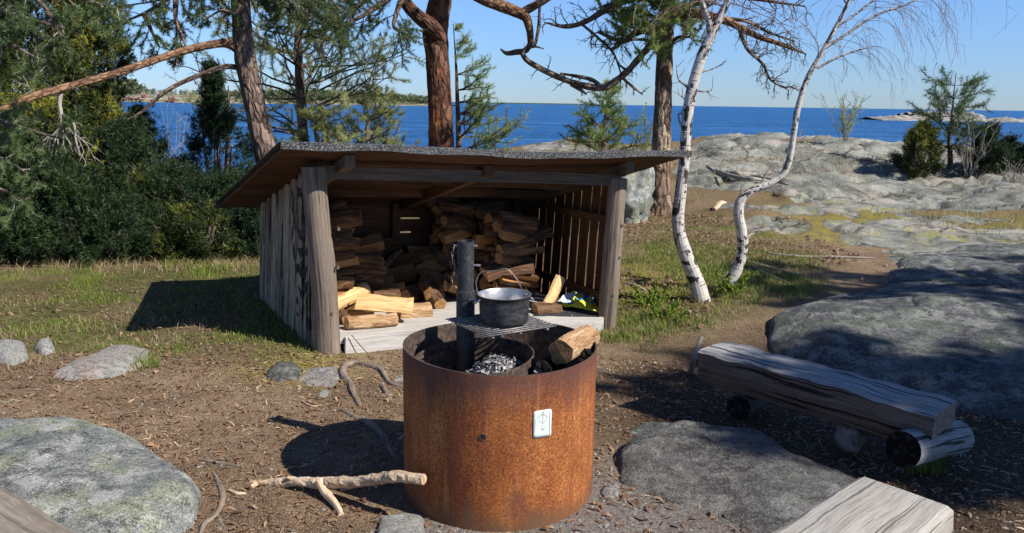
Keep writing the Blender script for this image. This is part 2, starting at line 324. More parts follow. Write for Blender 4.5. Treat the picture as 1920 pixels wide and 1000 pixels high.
dr = s.ramp(n3, [(.38, (.08, .05, .026)), (.5, (.17, .115, .055)), (.62, (.30, .23, .11))]); col = s.mix(s.attr('dry'), col, s.mix(s.ramp(n2, [(.45, 0), (.6, .8)]), dr, (.12, .12, .04)))
r1 = s.noise(s.vmath('MULTIPLY', c, (1, 1.5, 1)), .9, 9, .66, .4); r2 = s.noise(c, 7, 6, .65); r3 = s.noise(c, 40, 4)
rk = s.ramp(s.math('ADD', s.math('MULTIPLY', r1, .55), s.math('ADD', s.math('MULTIPLY', r2, .3), s.math('MULTIPLY', r3, .15))), [(.38, (.06, .06, .052)), (.46, (.145, .148, .13)), (.54, (.25, .25, .222)), (.64, (.38, .375, .34))])
rk = s.mix(s.ramp(s.noise(c, 2.3, 6, .7), [(.52, 0), (.60, .32)]), rk, (.23, .25, .16)); rk = s.mix(s.ramp(s.noise(c, 1.2, 5, .6), [(.54, 0), (.66, .35)]), rk, (.44, .34, .29))
rk = s.mix(s.ramp(s.noise(c, 4.5, 6, .7), [(.30, .75), (.38, 0)]), rk, (.08, .078, .07))
cv = s.vor(s.vmath('ADD', s.vmath('MULTIPLY', c, (.3, .75, .5)), s.vmath('MULTIPLY', s.noise(c, .8, 5, out=1), (1, 1, 1))), 1.0, 'DISTANCE_TO_EDGE'); cm = s.ramp(cv, [(0, 1), (.03, 0)])
rk = s.mix(s.math('MULTIPLY', cm, .75), rk, (.06, .05, .04))
rmask = s.ramp(s.math('ADD', s.attr('rock'), s.math('MULTIPLY', s.math('SUBTRACT', n2, .5), .7)), [(.42, 0), (.54, 1)])
rk = s.mix(s.math('MULTIPLY', s.attr('moss'), s.ramp(s.noise(c, 2.6, 7, .7), [(.54, 0), (.59, .75)])), rk, ms)
col = s.mix(rmask, col, rk)
hg = s.math('ADD', s.math('MULTIPLY', n2, .5), s.math('ADD', n3, s.math('MULTIPLY', n4, .4)))
hr = s.math('ADD', s.math('MULTIPLY', r1, 3.0), s.math('SUBTRACT', s.math('MULTIPLY', r2, .8), s.math('MULTIPLY', cm, .6)))
mh = s.n('Mix', data_type='FLOAT'); s.set(mh.inputs[0], rmask); s.set(mh.inputs[2], hg); s.set(mh.inputs[3], hr)
MT['ground'] = s.out(col, .95, s.bump(mh.outputs[0], .9, .03), .15)
# sea
s = N('sea'); c = s.obj(); a = s.noise(s.vmath('MULTIPLY', c, (.35, .8, 1)), 1, 6, .6); b = s.noise(s.vmath('MULTIPLY', c, (.012, .05, 1)), 1, 6, .65); b2 = s.noise(s.vmath('MULTIPLY', c, (.08, .25, 1)), 1, 5, .65)
col = s.ramp(s.math('ADD', s.math('MULTIPLY', b, .4), s.math('MULTIPLY', b2, .6)), [(.38, (.006, .048, .15)), (.5, (.014, .098, .28)), (.62, (.05, .18, .42))])
g3 = s.noise(s.vmath('MULTIPLY', c, (.6, 2.2, 1)), 1, 4, .7); col = s.mix(s.ramp(g3, [(.5, 0), (.64, .55)]), col, (.07, .24, .52)); col = s.mix(s.ramp(g3, [(.36, .6), (.46, 0)]), col, (.004, .03, .11))
MT['sea'] = s.out(col, .45, s.bump(s.math('ADD', a, b2), 1.0, 1.2), .16)
# metals
s = N('rusty_steel'); c = s.obj(); f = s.noise(c, 110, 4, .75); g = s.noise(s.vmath('MULTIPLY', c, (1, 1, .55)), 5, 6, .65); st = s.noise(s.vmath('MULTIPLY', c, (22, 22, 1.2)), 1, 4, .6)
col = s.ramp(s.math('ADD', s.math('MULTIPLY', f, .6), s.math('MULTIPLY', g, .4)), [(.38, (.085, .024, .009)), (.47, (.21, .062, .018)), (.55, (.34, .115, .03)), (.64, (.50, .24, .08))])
col = s.mix(s.ramp(st, [(.52, 0), (.64, .55)]), col, (.16, .05, .025)); col = s.mix(s.ramp(s.noise(s.vmath('MULTIPLY', c, (16, 16, .8)), 1, 3), [(.60, 0), (.68, .4)]), col, (.58, .30, .13)); bl = s.noise(c, 7, 5, .6); col = s.mix(s.ramp(bl, [(.60, 0), (.68, .6)]), col, (.14, .055, .035))
sx = s.n('SeparateXYZ'); s.set(sx.inputs[0], c)
zt = s.math('ADD', sx.outputs[2], s.math('ADD', s.math('MULTIPLY', s.math('SUBTRACT', g, .5), .16), s.math('MULTIPLY', s.math('SUBTRACT', st, .5), .22)))
col = s.mix(s.ramp(zt, [(.44, 0), (.60, .8)]), col, (.085, .038, .034)); col = s.mix(s.ramp(zt, [(.0, .85), (.09, 0)]), col, (.14, .075, .04))
MT['rusty_steel'] = s.out(col, .75, s.bump(f, .35, .003), .3)
s = N('inner_rust'); c = s.obj(); f = s.noise(c, 40, 5, .65); MT['inner_rust'] = s.out(s.ramp(f, [(.35, (.03, .022, .02)), (.55, (.085, .06, .048)), (.7, (.19, .12, .075))]), .85, s.bump(f, .4, .004), .3)
s = N('sooty_steel'); c = s.obj(); f = s.noise(c, 60, 5, .65); MT['sooty_steel'] = s.out(s.ramp(f, [(.35, (.015, .015, .017)), (.55, (.035, .035, .038)), (.72, (.085, .08, .078))]), .55, s.bump(f, .3, .003), .5)
s = N('iron_bar'); f = s.noise(s.obj(), 60, 5, .65); MT['iron_bar'] = s.out(s.ramp(f, [(.35, (.10, .09, .085)), (.6, (.26, .245, .23))]), .5, s.bump(f, .3, .003), .5, .5)
s = N('pot_outside'); c = s.obj(); f = s.noise(s.vmath('MULTIPLY', c, (1, 1, 2)), 24, 6, .65); MT['pot_outside'] = s.out(s.ramp(f, [(.35, (.022, .022, .024)), (.55, (.062, .062, .065)), (.75, (.13, .13, .13))]), .5, s.bump(f, .2, .003), .5, .4)
s = N('aluminium'); f = s.noise(s.obj(), 30, 5, .65); MT['aluminium'] = s.out(s.ramp(f, [(.35, (.34, .33, .31)), (.65, (.60, .59, .57))]), .38, None, .5, .8)
s = N('wire'); MT['wire'] = s.out((.30, .26, .23), .45, None, .5, .7)
s = N('ash'); f = s.noise(s.obj(), 90, 4, .7); MT['ash'] = s.out(s.ramp(f, [(.35, (.06, .06, .06)), (.5, (.30, .29, .29)), (.65, (.62, .62, .62))]), .95, s.bump(f, .8, .01))
s = N('roof_felt'); c = s.obj(); f = s.noise(c, 130, 3, .8); g = s.noise(c, 4, 5, .6)
col = s.ramp(f, [(.46, (.018, .018, .02)), (.55, (.065, .065, .068)), (.61, (.30, .30, .31))]); col = s.mix(s.ramp(g, [(.5, 0), (.7, .3)]), col, (.2, .2, .19))
MT['roof_felt'] = s.out(col, .9, s.bump(f, .6, .003), .3)
s = N('plate_white'); f = s.noise(s.obj(), 30, 5); MT['plate_white'] = s.out(s.ramp(f, [(.4, (.60, .68, .62)), (.6, (.72, .78, .73))]), .45)
s = N('ink'); MT['ink'] = s.out((.025, .03, .05), .6)
s = N('black_paint'); MT['black_paint'] = s.out(s.ramp(s.noise(s.obj(), 40, 4), [(.4, (.012, .012, .014)), (.65, (.05, .045, .045))]), .7)
s = N('newsprint'); c = s.uv(); a = s.noise(s.vmath('MULTIPLY', c, (90, 260, 1)), 1, 2); g = s.noise(c, 9, 3)
MT['newsprint'] = s.out(s.mix(s.ramp(a, [(.47, .75), (.53, 0)]), (.30, .29, .28), (.10, .10, .10)), .9)
s = N('bag_plastic'); s_ = s; c = s.uv(); MT['bag_plastic'] = s.out(s.ramp(s.noise(c, 9, 3), [(.4, (.72, .66, .02)), (.6, (.80, .76, .06))]), .35, s.bump(s.noise(c, 22, 4), .6, .01), .5)
s = N('bag_print'); MT['bag_print'] = s.out((.015, .22, .55), .4)
s = N('bag_pale'); MT['bag_pale'] = s.out((.55, .62, .66), .5)
s = N('red_cottage'); MT['red_cottage'] = s.out((.22, .06, .045), .8)
s = N('cottage_roof'); MT['cottage_roof'] = s.out((.30, .17, .14), .8)
s = N('white_paint'); MT['white_paint'] = s.out((.75, .74, .72), .7)
s = N('dark_pane'); MT['dark_pane'] = s.out((.04, .05, .06), .2)
s = N('black_felt'); MT['black_felt'] = s.out(s.ramp(s.noise(s.obj(), 50, 4), [(.4, (.02, .02, .024)), (.7, (.06, .06, .065))]), .85)
s = N('distant_ground'); MT['distant_ground'] = s.out(s.ramp(s.noise(s.obj(), .05, 6), [(.4, (.13, .12, .06)), (.5, (.24, .22, .14)), (.62, (.36, .33, .26))]), .95)
# ---------------------------------------------------------------- mesh building
def wloc(o):
    v = np.zeros(3)
    while o is not None: v = v + np.array(o.location); o = o.parent
    return v
def props(o, label=None, cat=None, group=None, kind=None):
    if label: o['label'] = label
    if cat: o['category'] = cat
    if group: o['group'] = group
    if kind: o['kind'] = kind
    return o
def thing(name, label, cat, loc, group=None):
    o = bpy.data.objects.new(name, None); C.objects.link(o); o.location = tuple(float(a) for a in loc); o.empty_display_size = .2
    return props(o, label, cat, group)
class MB:
    def __init__(s): s.v = []; s.f = []; s.uv = []; s.r = []; s.m = []
    def add(s, vs, fs, uvs, r=0., m=0):
        o = len(s.v); s.v += [tuple(a) for a in vs]
        for i, f in enumerate(fs):
            s.f.append(tuple(o+k for k in f)); s.uv.append(uvs[i]); s.r.append(r if np.isscalar(r) else r[i]); s.m.append(m if np.isscalar(m) else m[i])
    def build(s, name, mats, parent=None, origin=None, smooth=False):
        v = np.array(s.v, float)
        if parent is not None: o0 = wloc(parent)
        else: o0 = np.array(origin, float) if origin is not None else A3((v[:, 0].min()+v[:, 0].max())/2, (v[:, 1].min()+v[:, 1].max())/2, v[:, 2].min())
        me = bpy.data.meshes.new(name); me.from_pydata((v-o0).tolist(), [], s.f)
        ul = me.uv_layers.new(name='UVMap'); fl = np.array([c for q in s.uv for c in q], 'f'); ul.data.foreach_set('uv', fl.ravel())
        at = me.attributes.new('rnd', 'FLOAT', 'FACE'); at.data.foreach_set('value', np.array(s.r, 'f'))
        if isinstance(mats, str): mats = [mats]
        for m in mats: me.materials.append(MT[m])
        me.polygons.foreach_set('material_index', np.array(s.m, 'i'))
        if smooth: me.polygons.foreach_set('use_smooth', np.ones(len(s.f), bool))
        me.update(); o = bpy.data.objects.new(name, me); C.objects.link(o)
        if parent is not None: o.parent = parent
        else: o.location = tuple(o0)
        return o
def npmesh(name, V, F, mats, parent=None, origin=None, rnd=None, smooth=False, mi=None, attrs=None):
    k = F.shape[1]; o0 = wloc(parent) if parent is not None else (np.array(origin, float) if origin is not None else A3(V[:, 0].mean(), V[:, 1].mean(), V[:, 2].min()))
    me = bpy.data.meshes.new(name); me.vertices.add(len(V)); me.vertices.foreach_set('co', (V-o0).astype('f').ravel())
    me.loops.add(F.size); me.loops.foreach_set('vertex_index', F.astype('i').ravel())
    me.polygons.add(len(F)); me.polygons.foreach_set('loop_start', (np.arange(len(F))*k).astype('i'))
    me.update(calc_edges=True)
    if rnd is not None: a = me.attributes.new('rnd', 'FLOAT', 'FACE'); a.data.foreach_set('value', rnd.astype('f'))
    if attrs:
        for n_, val in attrs.items(): a = me.attributes.new(n_, 'FLOAT', 'POINT'); a.data.foreach_set('value', val.astype('f'))
    for m in ([mats] if isinstance(mats, str) else mats): me.materials.append(MT[m])
    if mi is not None: me.polygons.foreach_set('material_index', mi.astype('i'))
    me.polygons.foreach_set('use_smooth', np.full(len(F), smooth))
    me.validate(); o = bpy.data.objects.new(name, me); C.objects.link(o)
    if parent is not None: o.parent = parent
    else: o.location = tuple(o0)
    return o
def smooth_path(pts, rad=None, k=6):
    pts = np.array(pts, float); n = len(pts)
    if rad is None: rad = np.ones(n)
    rad = np.array(rad, float)
    if len(rad) != n: rad = np.interp(np.linspace(0, 1, n), np.linspace(0, 1, len(rad)), rad)
    if n < 3: t = np.linspace(0, 1, k+1)[:, None]; return pts[0]*(1-t)+pts[1]*t, np.interp(t[:, 0], [0, 1], rad)
    q = np.vstack([2*pts[0]-pts[1], pts, 2*pts[-1]-pts[-2]]); out = []; ro = []
    for i in range(n-1):
        p0, p1, p2, p3 = q[i:i+4]
        for j in range(k):
            t = j/k; out.append(.5*((2*p1)+(p2-p0)*t+(2*p0-5*p1+4*p2-p3)*t*t+(3*p1-p0-3*p2+p3)*t**3)); ro.append(rad[i]*(1-t)+rad[i+1]*t)
    out.append(pts[-1]); ro.append(rad[-1]); return np.array(out), np.array(ro)
def frames(pts):
    n = len(pts); T = np.gradient(pts, axis=0); T /= np.linalg.norm(T, axis=1)[:, None]+1e-12
    a = A3(0, 0, 1) if abs(T[0][2]) < .9 else A3(1, 0, 0)
    U = np.zeros((n, 3)); u = nrm(np.cross(a, T[0]))
    for i in range(n): u = nrm(u - (u@T[i])*T[i]); U[i] = u
    return T, U, np.cross(T, U)
def tube(mb, pts, rad, sides=10, r=0., m=0, cap=None, amp=0., ns=6., seed=0):
    pts = np.array(pts, float); rad = np.broadcast_to(np.array(rad, float), (len(pts),))
    T, U, V = frames(pts); n = len(pts); th = np.linspace(0, 2*np.pi, sides, endpoint=False)
    ln = np.r_[0, np.cumsum(np.linalg.norm(np.diff(pts, axis=0), axis=1))]
    ring = pts[:, None]+(np.cos(th)[None, :, None]*U[:, None]+np.sin(th)[None, :, None]*V[:, None])*rad[:, None, None]
    if amp:
        nn = fbm(ring[..., 0]*ns, ring[..., 1]*ns, ring[..., 2]*ns, 3, seed)
        ring = ring + (ring-pts[:, None])*nn[..., None]*amp
    vs = ring.reshape(-1, 3); fs = []; uvs = []
    cf = 2*np.pi*max(rad.mean(), .004)
    for i in range(n-1):
        for j in range(sides):
            j2 = (j+1) % sides; fs.append((i*sides+j, i*sides+j2, (i+1)*sides+j2, (i+1)*sides+j))
            u0, u1 = j/sides*cf, (j+1)/sides*cf; uvs.append(((u0, ln[i]), (u1, ln[i]), (u1, ln[i+1]), (u0, ln[i+1])))
    mm = [m]*len(fs)
    for e, ii in ((0, 0), (1, n-1)):
        ids = [ii*sides+j for j in range(sides)]
        if e == 0: ids = ids[::-1]
        fs.append(tuple(ids)); uvs.append([((vs[k]-pts[ii])@U[ii], (vs[k]-pts[ii])@V[ii]) for k in ids]); mm.append(m if cap is None else cap)
    mb.add(vs, fs, uvs, r, mm)
def prism(mb, p0, p1, sec, up=(0, 0, 1), r=0., side=0, cap=1, seg=6, jit=.0, bend=0., seed=0, taper=1.):
    """extrude cross-section [(a,b[,mat]),...] from p0 to p1 (a across, b up)"""
    p0 = np.array(p0, float); p1 = np.array(p1, float); L = np.linalg.norm(p1-p0); d = (p1-p0)/L
    a = nrm(np.cross(d, up)); b = np.cross(a, d); n = len(sec); vs = []
    for i in range(seg+1):
        t = i/seg; c = p0+(p1-p0)*t + b*bend*math.sin(math.pi*t); k = 1+(taper-1)*t
        for q in sec: vs.append(c+a*q[0]*k+b*q[1]*k)
    vs = np.array(vs)
    if jit:
        for ax in range(3): vs[:, ax] += jit*fbm(vs[:, 0]*9+ax*7, vs[:, 1]*9, vs[:, 2]*9, 3, seed+ax)
    per = [0]
    for j in range(n): q0, q1 = sec[j], sec[(j+1) % n]; per.append(per[-1]+math.hypot(q1[0]-q0[0], q1[1]-q0[1]))
    fs = []; uvs = []; mm = []
    for i in range(seg):
        for j in range(n):
            j2 = (j+1) % n; fs.append((i*n+j, (i+1)*n+j, (i+1)*n+j2, i*n+j2)); y0, y1 = i/seg*L, (i+1)/seg*L
            uvs.append(((per[j], y0), (per[j], y1), (per[j+1], y1), (per[j+1], y0))); mm.append(sec[j][2] if len(sec[j]) > 2 else side)
    fs.append(tuple(range(n))); uvs.append([(q[0], q[1]) for q in sec]); mm.append(cap)
    fs.append(tuple(seg*n+j for j in range(n))[::-1]); uvs.append([(q[0], q[1]) for q in sec][::-1]); mm.append(cap)
    mb.add(vs, fs, uvs, r, mm)
def plank(mb, p0, p1, wv, tv, r=None, m=0, seg=4, jit=.003):
    p0, p1, wv, tv = [np.array(q, float) for q in (p0, p1, wv, tv)]
    if r is None: r = random.random()
    W, T_ = np.linalg.norm(wv), np.linalg.norm(tv); L = np.linalg.norm(p1-p0); vs = []; ph = random.random()*50
    for i in range(seg+1):
        t = i/seg; c = p0+(p1-p0)*t + tv/T_*jit*math.sin(t*5+ph) + wv/W*jit*math.sin(t*7+ph*2)
        for a, b in ((-.5, -.5), (.5, -.5), (.5, .5), (-.5, .5)): vs.append(c+wv*a+tv*b)
    fs = []; uvs = []; per = [0, W, W+T_, 2*W+T_, 2*W+2*T_]
    for i in range(seg):
        for j in range(4):
            j2 = (j+1) % 4; fs.append((i*4+j, i*4+j2, (i+1)*4+j2, (i+1)*4+j)); y0, y1 = i/seg*L, (i+1)/seg*L
            uvs.append(((per[j], y0), (per[j+1], y0), (per[j+1], y1), (per[j], y1)))
    fs += [(3, 2, 1, 0), tuple(seg*4+j for j in range(4))]; uvs += [((0, 0), (W, 0), (W, T_), (0, T_))]*2
    mb.add(vs, fs, uvs, r, m)
# tufts: many small triangles
class Tufts:
    def __init__(s): s.p = []; s.d = []; s.s = []
    def add(s, p, d, size): s.p.append(p); s.d.append(d); s.s.append(size)
    def build(s, name, mat, parent, K=14, width=.0035, spread=.75, fresh=None):
        P0 = np.array(s.p); D = np.array(s.d); S = np.array(s.s); n = len(P0)
        if n == 0: return None
        D = D/(np.linalg.norm(D, axis=1)[:, None]+1e-9)
        rd = rng.normal(size=(n, K, 3)); rd /= np.linalg.norm(rd, axis=2)[..., None]
        nd = D[:, None]*(1-spread)+rd*spread; nd /= np.linalg.norm(nd, axis=2)[..., None]
        base = P0[:, None] + D[:, None]*S[:, None, None]*rng.uniform(-.5, .5, (n, K, 1))
        ln = S[:, None, None]*rng.uniform(.6, 1.1, (n, K, 1)); tip = base+nd*ln
        sd_ = np.cross(nd, rng.normal(size=(n, K, 3))); sd_ /= np.linalg.norm(sd_, axis=2)[..., None]+1e-9
        wd = width*rng.uniform(.6, 1.3, (n, K, 1)); V = np.stack([base-sd_*wd, base+sd_*wd, tip], 2).reshape(-1, 3)
        F = np.arange(len(V)).reshape(-1, 3); rv = np.clip(.45+.75*fbm(P0[:, 0]*2.6, P0[:, 1]*2.6, P0[:, 2]*2.6, 3, 7)[:, None]+rng.normal(0, .13, (n, 1))+rng.normal(0, .12, (n, K)), 0, 1).ravel()
        return npmesh(name, V, F, mat, parent, None, rv)
def rv3(s=1.): return rng.normal(size=3)*s
def interp_path(pts, t):
    n = len(pts)-1; x = min(max(t, 0), .9999)*n; i = int(x); return pts[i]*(1-(x-i))+pts[i+1]*(x-i), nrm(pts[i+1]-pts[i])
def twig(mb, tf, p, d, L, r0, depth, up=.25, kids=5, tsize=.06, tstart=.35, tn=None, m=0, wob=.25, sides=4, droop=0., kl=.45):
    n = 6 if depth else 4; pts = [np.array(p)]; d = nrm(d)
    for i in range(n):
        d = nrm(d + rv3(wob)*.5 + A3(0, 0, up-droop)*.35); pts.append(pts[-1]+d*L/n)
    pts = np.array(pts); rad = np.linspace(r0, max(r0*.3, .0015), len(pts)); tube(mb, pts, rad, sides, random.random(), m)
    if depth > 0:
        for k in range(kids):
            t = .2+.8*(k+random.random())/kids; q, dd = interp_path(pts, t); rd = nrm(rv3()); side = nrm(np.cross(dd, rd))
            twig(mb, tf, q, nrm(dd*.75+side*.9+A3(0, 0, .1-droop)), L*kl*(1.15-.6*t)*random.uniform(.7, 1.2), r0*.5, depth-1, up, max(3, kids-1), tsize, .2, tn, m, wob, 3, droop, kl)
    if tf is not None and depth <= 1:
        k = tn if tn else max(2, int(L/(tsize*.55)))
        for i in range(k):
            t = tstart+(1-tstart)*(i+.5)/k; q, dd = interp_path(pts, t); tf.add(q, dd+A3(0, 0, .25)+rv3(.15), tsize*random.uniform(.8, 1.2))
def lerp(a, b, t): return a+(b-a)*t
def pp(l, Y, dy=None):
    out = []
    for i, q in enumerate(l):
        y = q[2] if len(q) > 2 else Y; out.append(P(q[0], q[1], y))
    return out
# ================================================================ SETTING
def build_ground():
    th = np.radians(np.linspace(-105, 105, 760)); rr = .35*(82/.35)**np.linspace(0, 1, 560)
    TH, RR = np.meshgrid(th, rr); X = RR*np.sin(TH); Y = RR*np.cos(TH)
    Z = hz(X, Y); rock, grass, moss = masks(X, Y)
    b = np.array([-.05, 3.3]); dd = np.hypot(X-b[0]-.35, (Y-b[1]+.35)*1.0)
    ash = sstep(1.0, .45, dd + .25*fbm(X*4, Y*4, 0, 3, 71))*.9
    dry = np.clip(sstep(9.5, 13, Y)*(X > -1)*.45 + sstep(.0, .5, fbm(X*.7, Y*.7, 0, 3, 77))*sstep(7, 9, Y)*.6 + .25*grass*sstep(.1, .5, fbm(X*1.5, Y*1.5, 3, 3, 78)), 0, 1)
    painted_shade = sstep(-.35, .35, edged(X+.25*fbm(X*2, Y*2, 0, 3, 81), Y+.25*fbm(X*2, Y*2, 4, 3, 82), [G(*q)[:2] for q in [(1125, 640), (1440, 610), (2100, 700), (2400, 1100), (1250, 1040), (1140, 830)]]))  # ground on the right where tree shade is painted into the soil
    painted_shade = np.maximum(painted_shade, sstep(-.3, .4, edged(X+.3*fbm(X*2, Y*2, 0, 3, 83), Y, [P(px, 300, Y_)[:2] for px, Y_ in [(-400, 8.0), (0, 8.0), (500, 8.1), (560, 10.5), (-400, 12)]])))  # the same painted shade below the left junipers
    V = np.c_[X.ravel(), Y.ravel(), Z.ravel()]; n, m = X.shape; I = np.arange(n*m).reshape(n, m)
    F = np.stack([I[:-1, :-1], I[:-1, 1:], I[1:, 1:], I[1:, :-1]], -1).reshape(-1, 4)[:, ::-1]
    o = npmesh('ground', V, F, 'ground', None, (0, 0, 0), None, True, None, dict(painted_shade=painted_shade.ravel(), rock=rock.ravel(), grass=grass.ravel(), moss=moss.ravel(), ash=ash.ravel(), dry=dry.ravel()))
    props(o, kind='structure')
    # ground behind the camera
    mb = MB(); 
    for i in range(10): pass
build_ground()
xs = np.r_[-np.geomspace(30000, 20, 40), np.geomspace(20, 30000, 40)]; ys = np.r_[-100, np.geomspace(6, 40000, 80)]
X, Y = np.meshgrid(xs, ys); I = np.arange(X.size).reshape(X.shape)
props(npmesh('sea', np.c_[X.ravel(), Y.ravel(), np.full(X.size, SEA)], np.stack([I[:-1, :-1], I[:-1, 1:], I[1:, 1:], I[1:, :-1]], -1).reshape(-1, 4), 'sea', None, (0, 0, SEA), None, True), kind='structure')
def landmass(name, pxs, tops, Y0, depth, mat, bumps=.3, kind=None, label=None, cat=None, base=SEA, fr=.05):
    n = 160; m = 24; px = np.linspace(pxs[0], pxs[-1], n); top = np.interp(px, pxs, tops)
    V = []
    for i in range(n):
        q = P(px[i], top[i], Y0+depth*.5); hgt = q[2]-base
        for j in range(m):
            t = j/(m-1); y = Y0+depth*t; x = q[0]/(Y0+depth*.5)*y if False else q[0]
            f = math.sin(math.pi*min(1, t*1.0))**.6 if 0 < t < 1 else 0
            V.append((x, y, base-.5+f*(hgt+.5)*(1+bumps*float(0))))
    V = np.array(V); V[:, 2] += (V[:, 2] > base-.4)*bumps*(V[:, 2]-base)*fbm(V[:, 0]*fr, V[:, 1]*fr, 0, 4, 5)
    V[:, 1] += 0.25*depth*fbm(V[:, 0]*fr*.5, 3, 0, 3, 8)
    I = np.arange(n*m).reshape(n, m); F = np.stack([I[:-1, :-1], I[1:, :-1], I[1:, 1:], I[:-1, 1:]], -1).reshape(-1, 4)
    o = npmesh(name, V, F, mat, None, None, None, True); props(o, label, cat, None, kind); return V
hv = landmass('headland', [150, 200, 300, 440, 520, 650, 800, 850], [184, 180, 177, 179, 182, 186, 192, 197], 850, 260, 'distant_ground', .25, 'structure', fr=.01)
landmass('islet', [1630, 1650, 1700, 1760, 1800, 1850, 1900, 2000, 2030], [221, 218, 218, 219, 220, 222, 222, 223, 226], 300, 26, 'islet_rock', 1.0, 'structure', fr=.35)
landmass('skerry', [1700, 1725, 1760, 1800, 1830], [213, 211, 211, 212, 214], 470, 30, 'islet_rock', 1.0, 'structure', fr=.3)
landmass('far_coast', [600, 860, 1000, 1100, 1150], [190.5, 191.5, 193.4, 195.0, 197.5], 6000, 500, 'distant_tree', .2, 'structure', fr=.002)
# distant forest on the headland
V = []
for k in range(2600):
    px = random.uniform(150, 845)
    dens = np.interp(px, [150, 200, 240, 270, 300, 400, 440, 480, 800, 845], [1, 1, .9, .25, .15, .35, .8, .9, .8, .2])
    if random.random() > dens: continue
    yy = 960+random.uniform(-70, 140); q = P(px, 180, yy); bz = -1.5 + np.interp(px, [150, 300, 850], [6, 6, -.5])*1.2
    h_ = random.uniform(7, 14)*np.interp(px, [150, 250, 285, 400, 600, 850], [1.15, 1.15, .45, .5, .9, .7]); wd = h_*random.uniform(.22, .4)
    for j in range(22):
        a = random.uniform(0, 6.28); t = random.random()**.7; c0 = A3(q[0]+math.cos(a)*wd*(1-t*.6)*random.random(), yy+math.sin(a)*wd, bz+h_*t)
        s_ = h_*.12; V += [c0+rv3(s_), c0+rv3(s_), c0+rv3(s_)]
V = np.array(V); F = np.arange(len(V)).reshape(-1, 3)
props(npmesh('distant_forest', V, F, 'distant_tree', None, None, rng.uniform(0, 1, len(F))), 'dark treeline on the headland across the bay', 'forest', None, 'stuff')
CG = 'red cottages across the bay'
for k, (px, py, ww, lab) in enumerate([(243, 188, 8.5, 'red wooden cottage at the left of the pair on the far shore'), (255, 188, 7.5, 'red cottage with a white gable at the right of the pair on the far shore'), (269, 181, 5, 'small red cottage uphill to the right of the far-shore pair'), (296, 181, 7, 'pale roofed cottage high on the far shore above the low branch'), (322, 187, 8, 'lone red cottage on the far shore, right of the low branch')]):
    p = P(px, py, 845); t = thing('cottage', lab, 'cottage', p, CG); w_, d_, h_ = ww*.3, 2.4, 1.8
    mb = MB(); x, y, z = p
    plank(mb, (x-w_, y, z+h_/2-1), (x+w_, y, z+h_/2-1), (0, 0, h_+2), (0, 2*d_, 0), .5, 0, 1, 0); mb.build('wall', 'white_paint' if k == 3 else 'red_cottage', t)
    mb = MB(); prism(mb, (x-w_-.4, y, z+h_), (x+w_+.4, y, z+h_), [(-d_-.5, -.05), (d_+.5, -.05), (0, 1.7)], r=.5, side=0, cap=0, seg=1); mb.build('roof', 'cottage_roof', t)
    for dx in (-.5, .4):
        mb = MB(); plank(mb, (x+dx*w_-.5, y-d_-.06, z+1.1), (x+dx*w_+.5, y-d_-.06, z+1.1), (0, 0, 1.1), (0, .1, 0), .5, 0, 1, 0); wo = mb.build('window', 'white_paint', t)
        mb = MB(); plank(mb, (x+dx*w_-.3, y-d_-.14, z+1.1), (x+dx*w_+.3, y-d_-.14, z+1.1), (0, 0, .7), (0, .05, 0), .5, 0, 1, 0); mb.build('pane', 'dark_pane', wo)
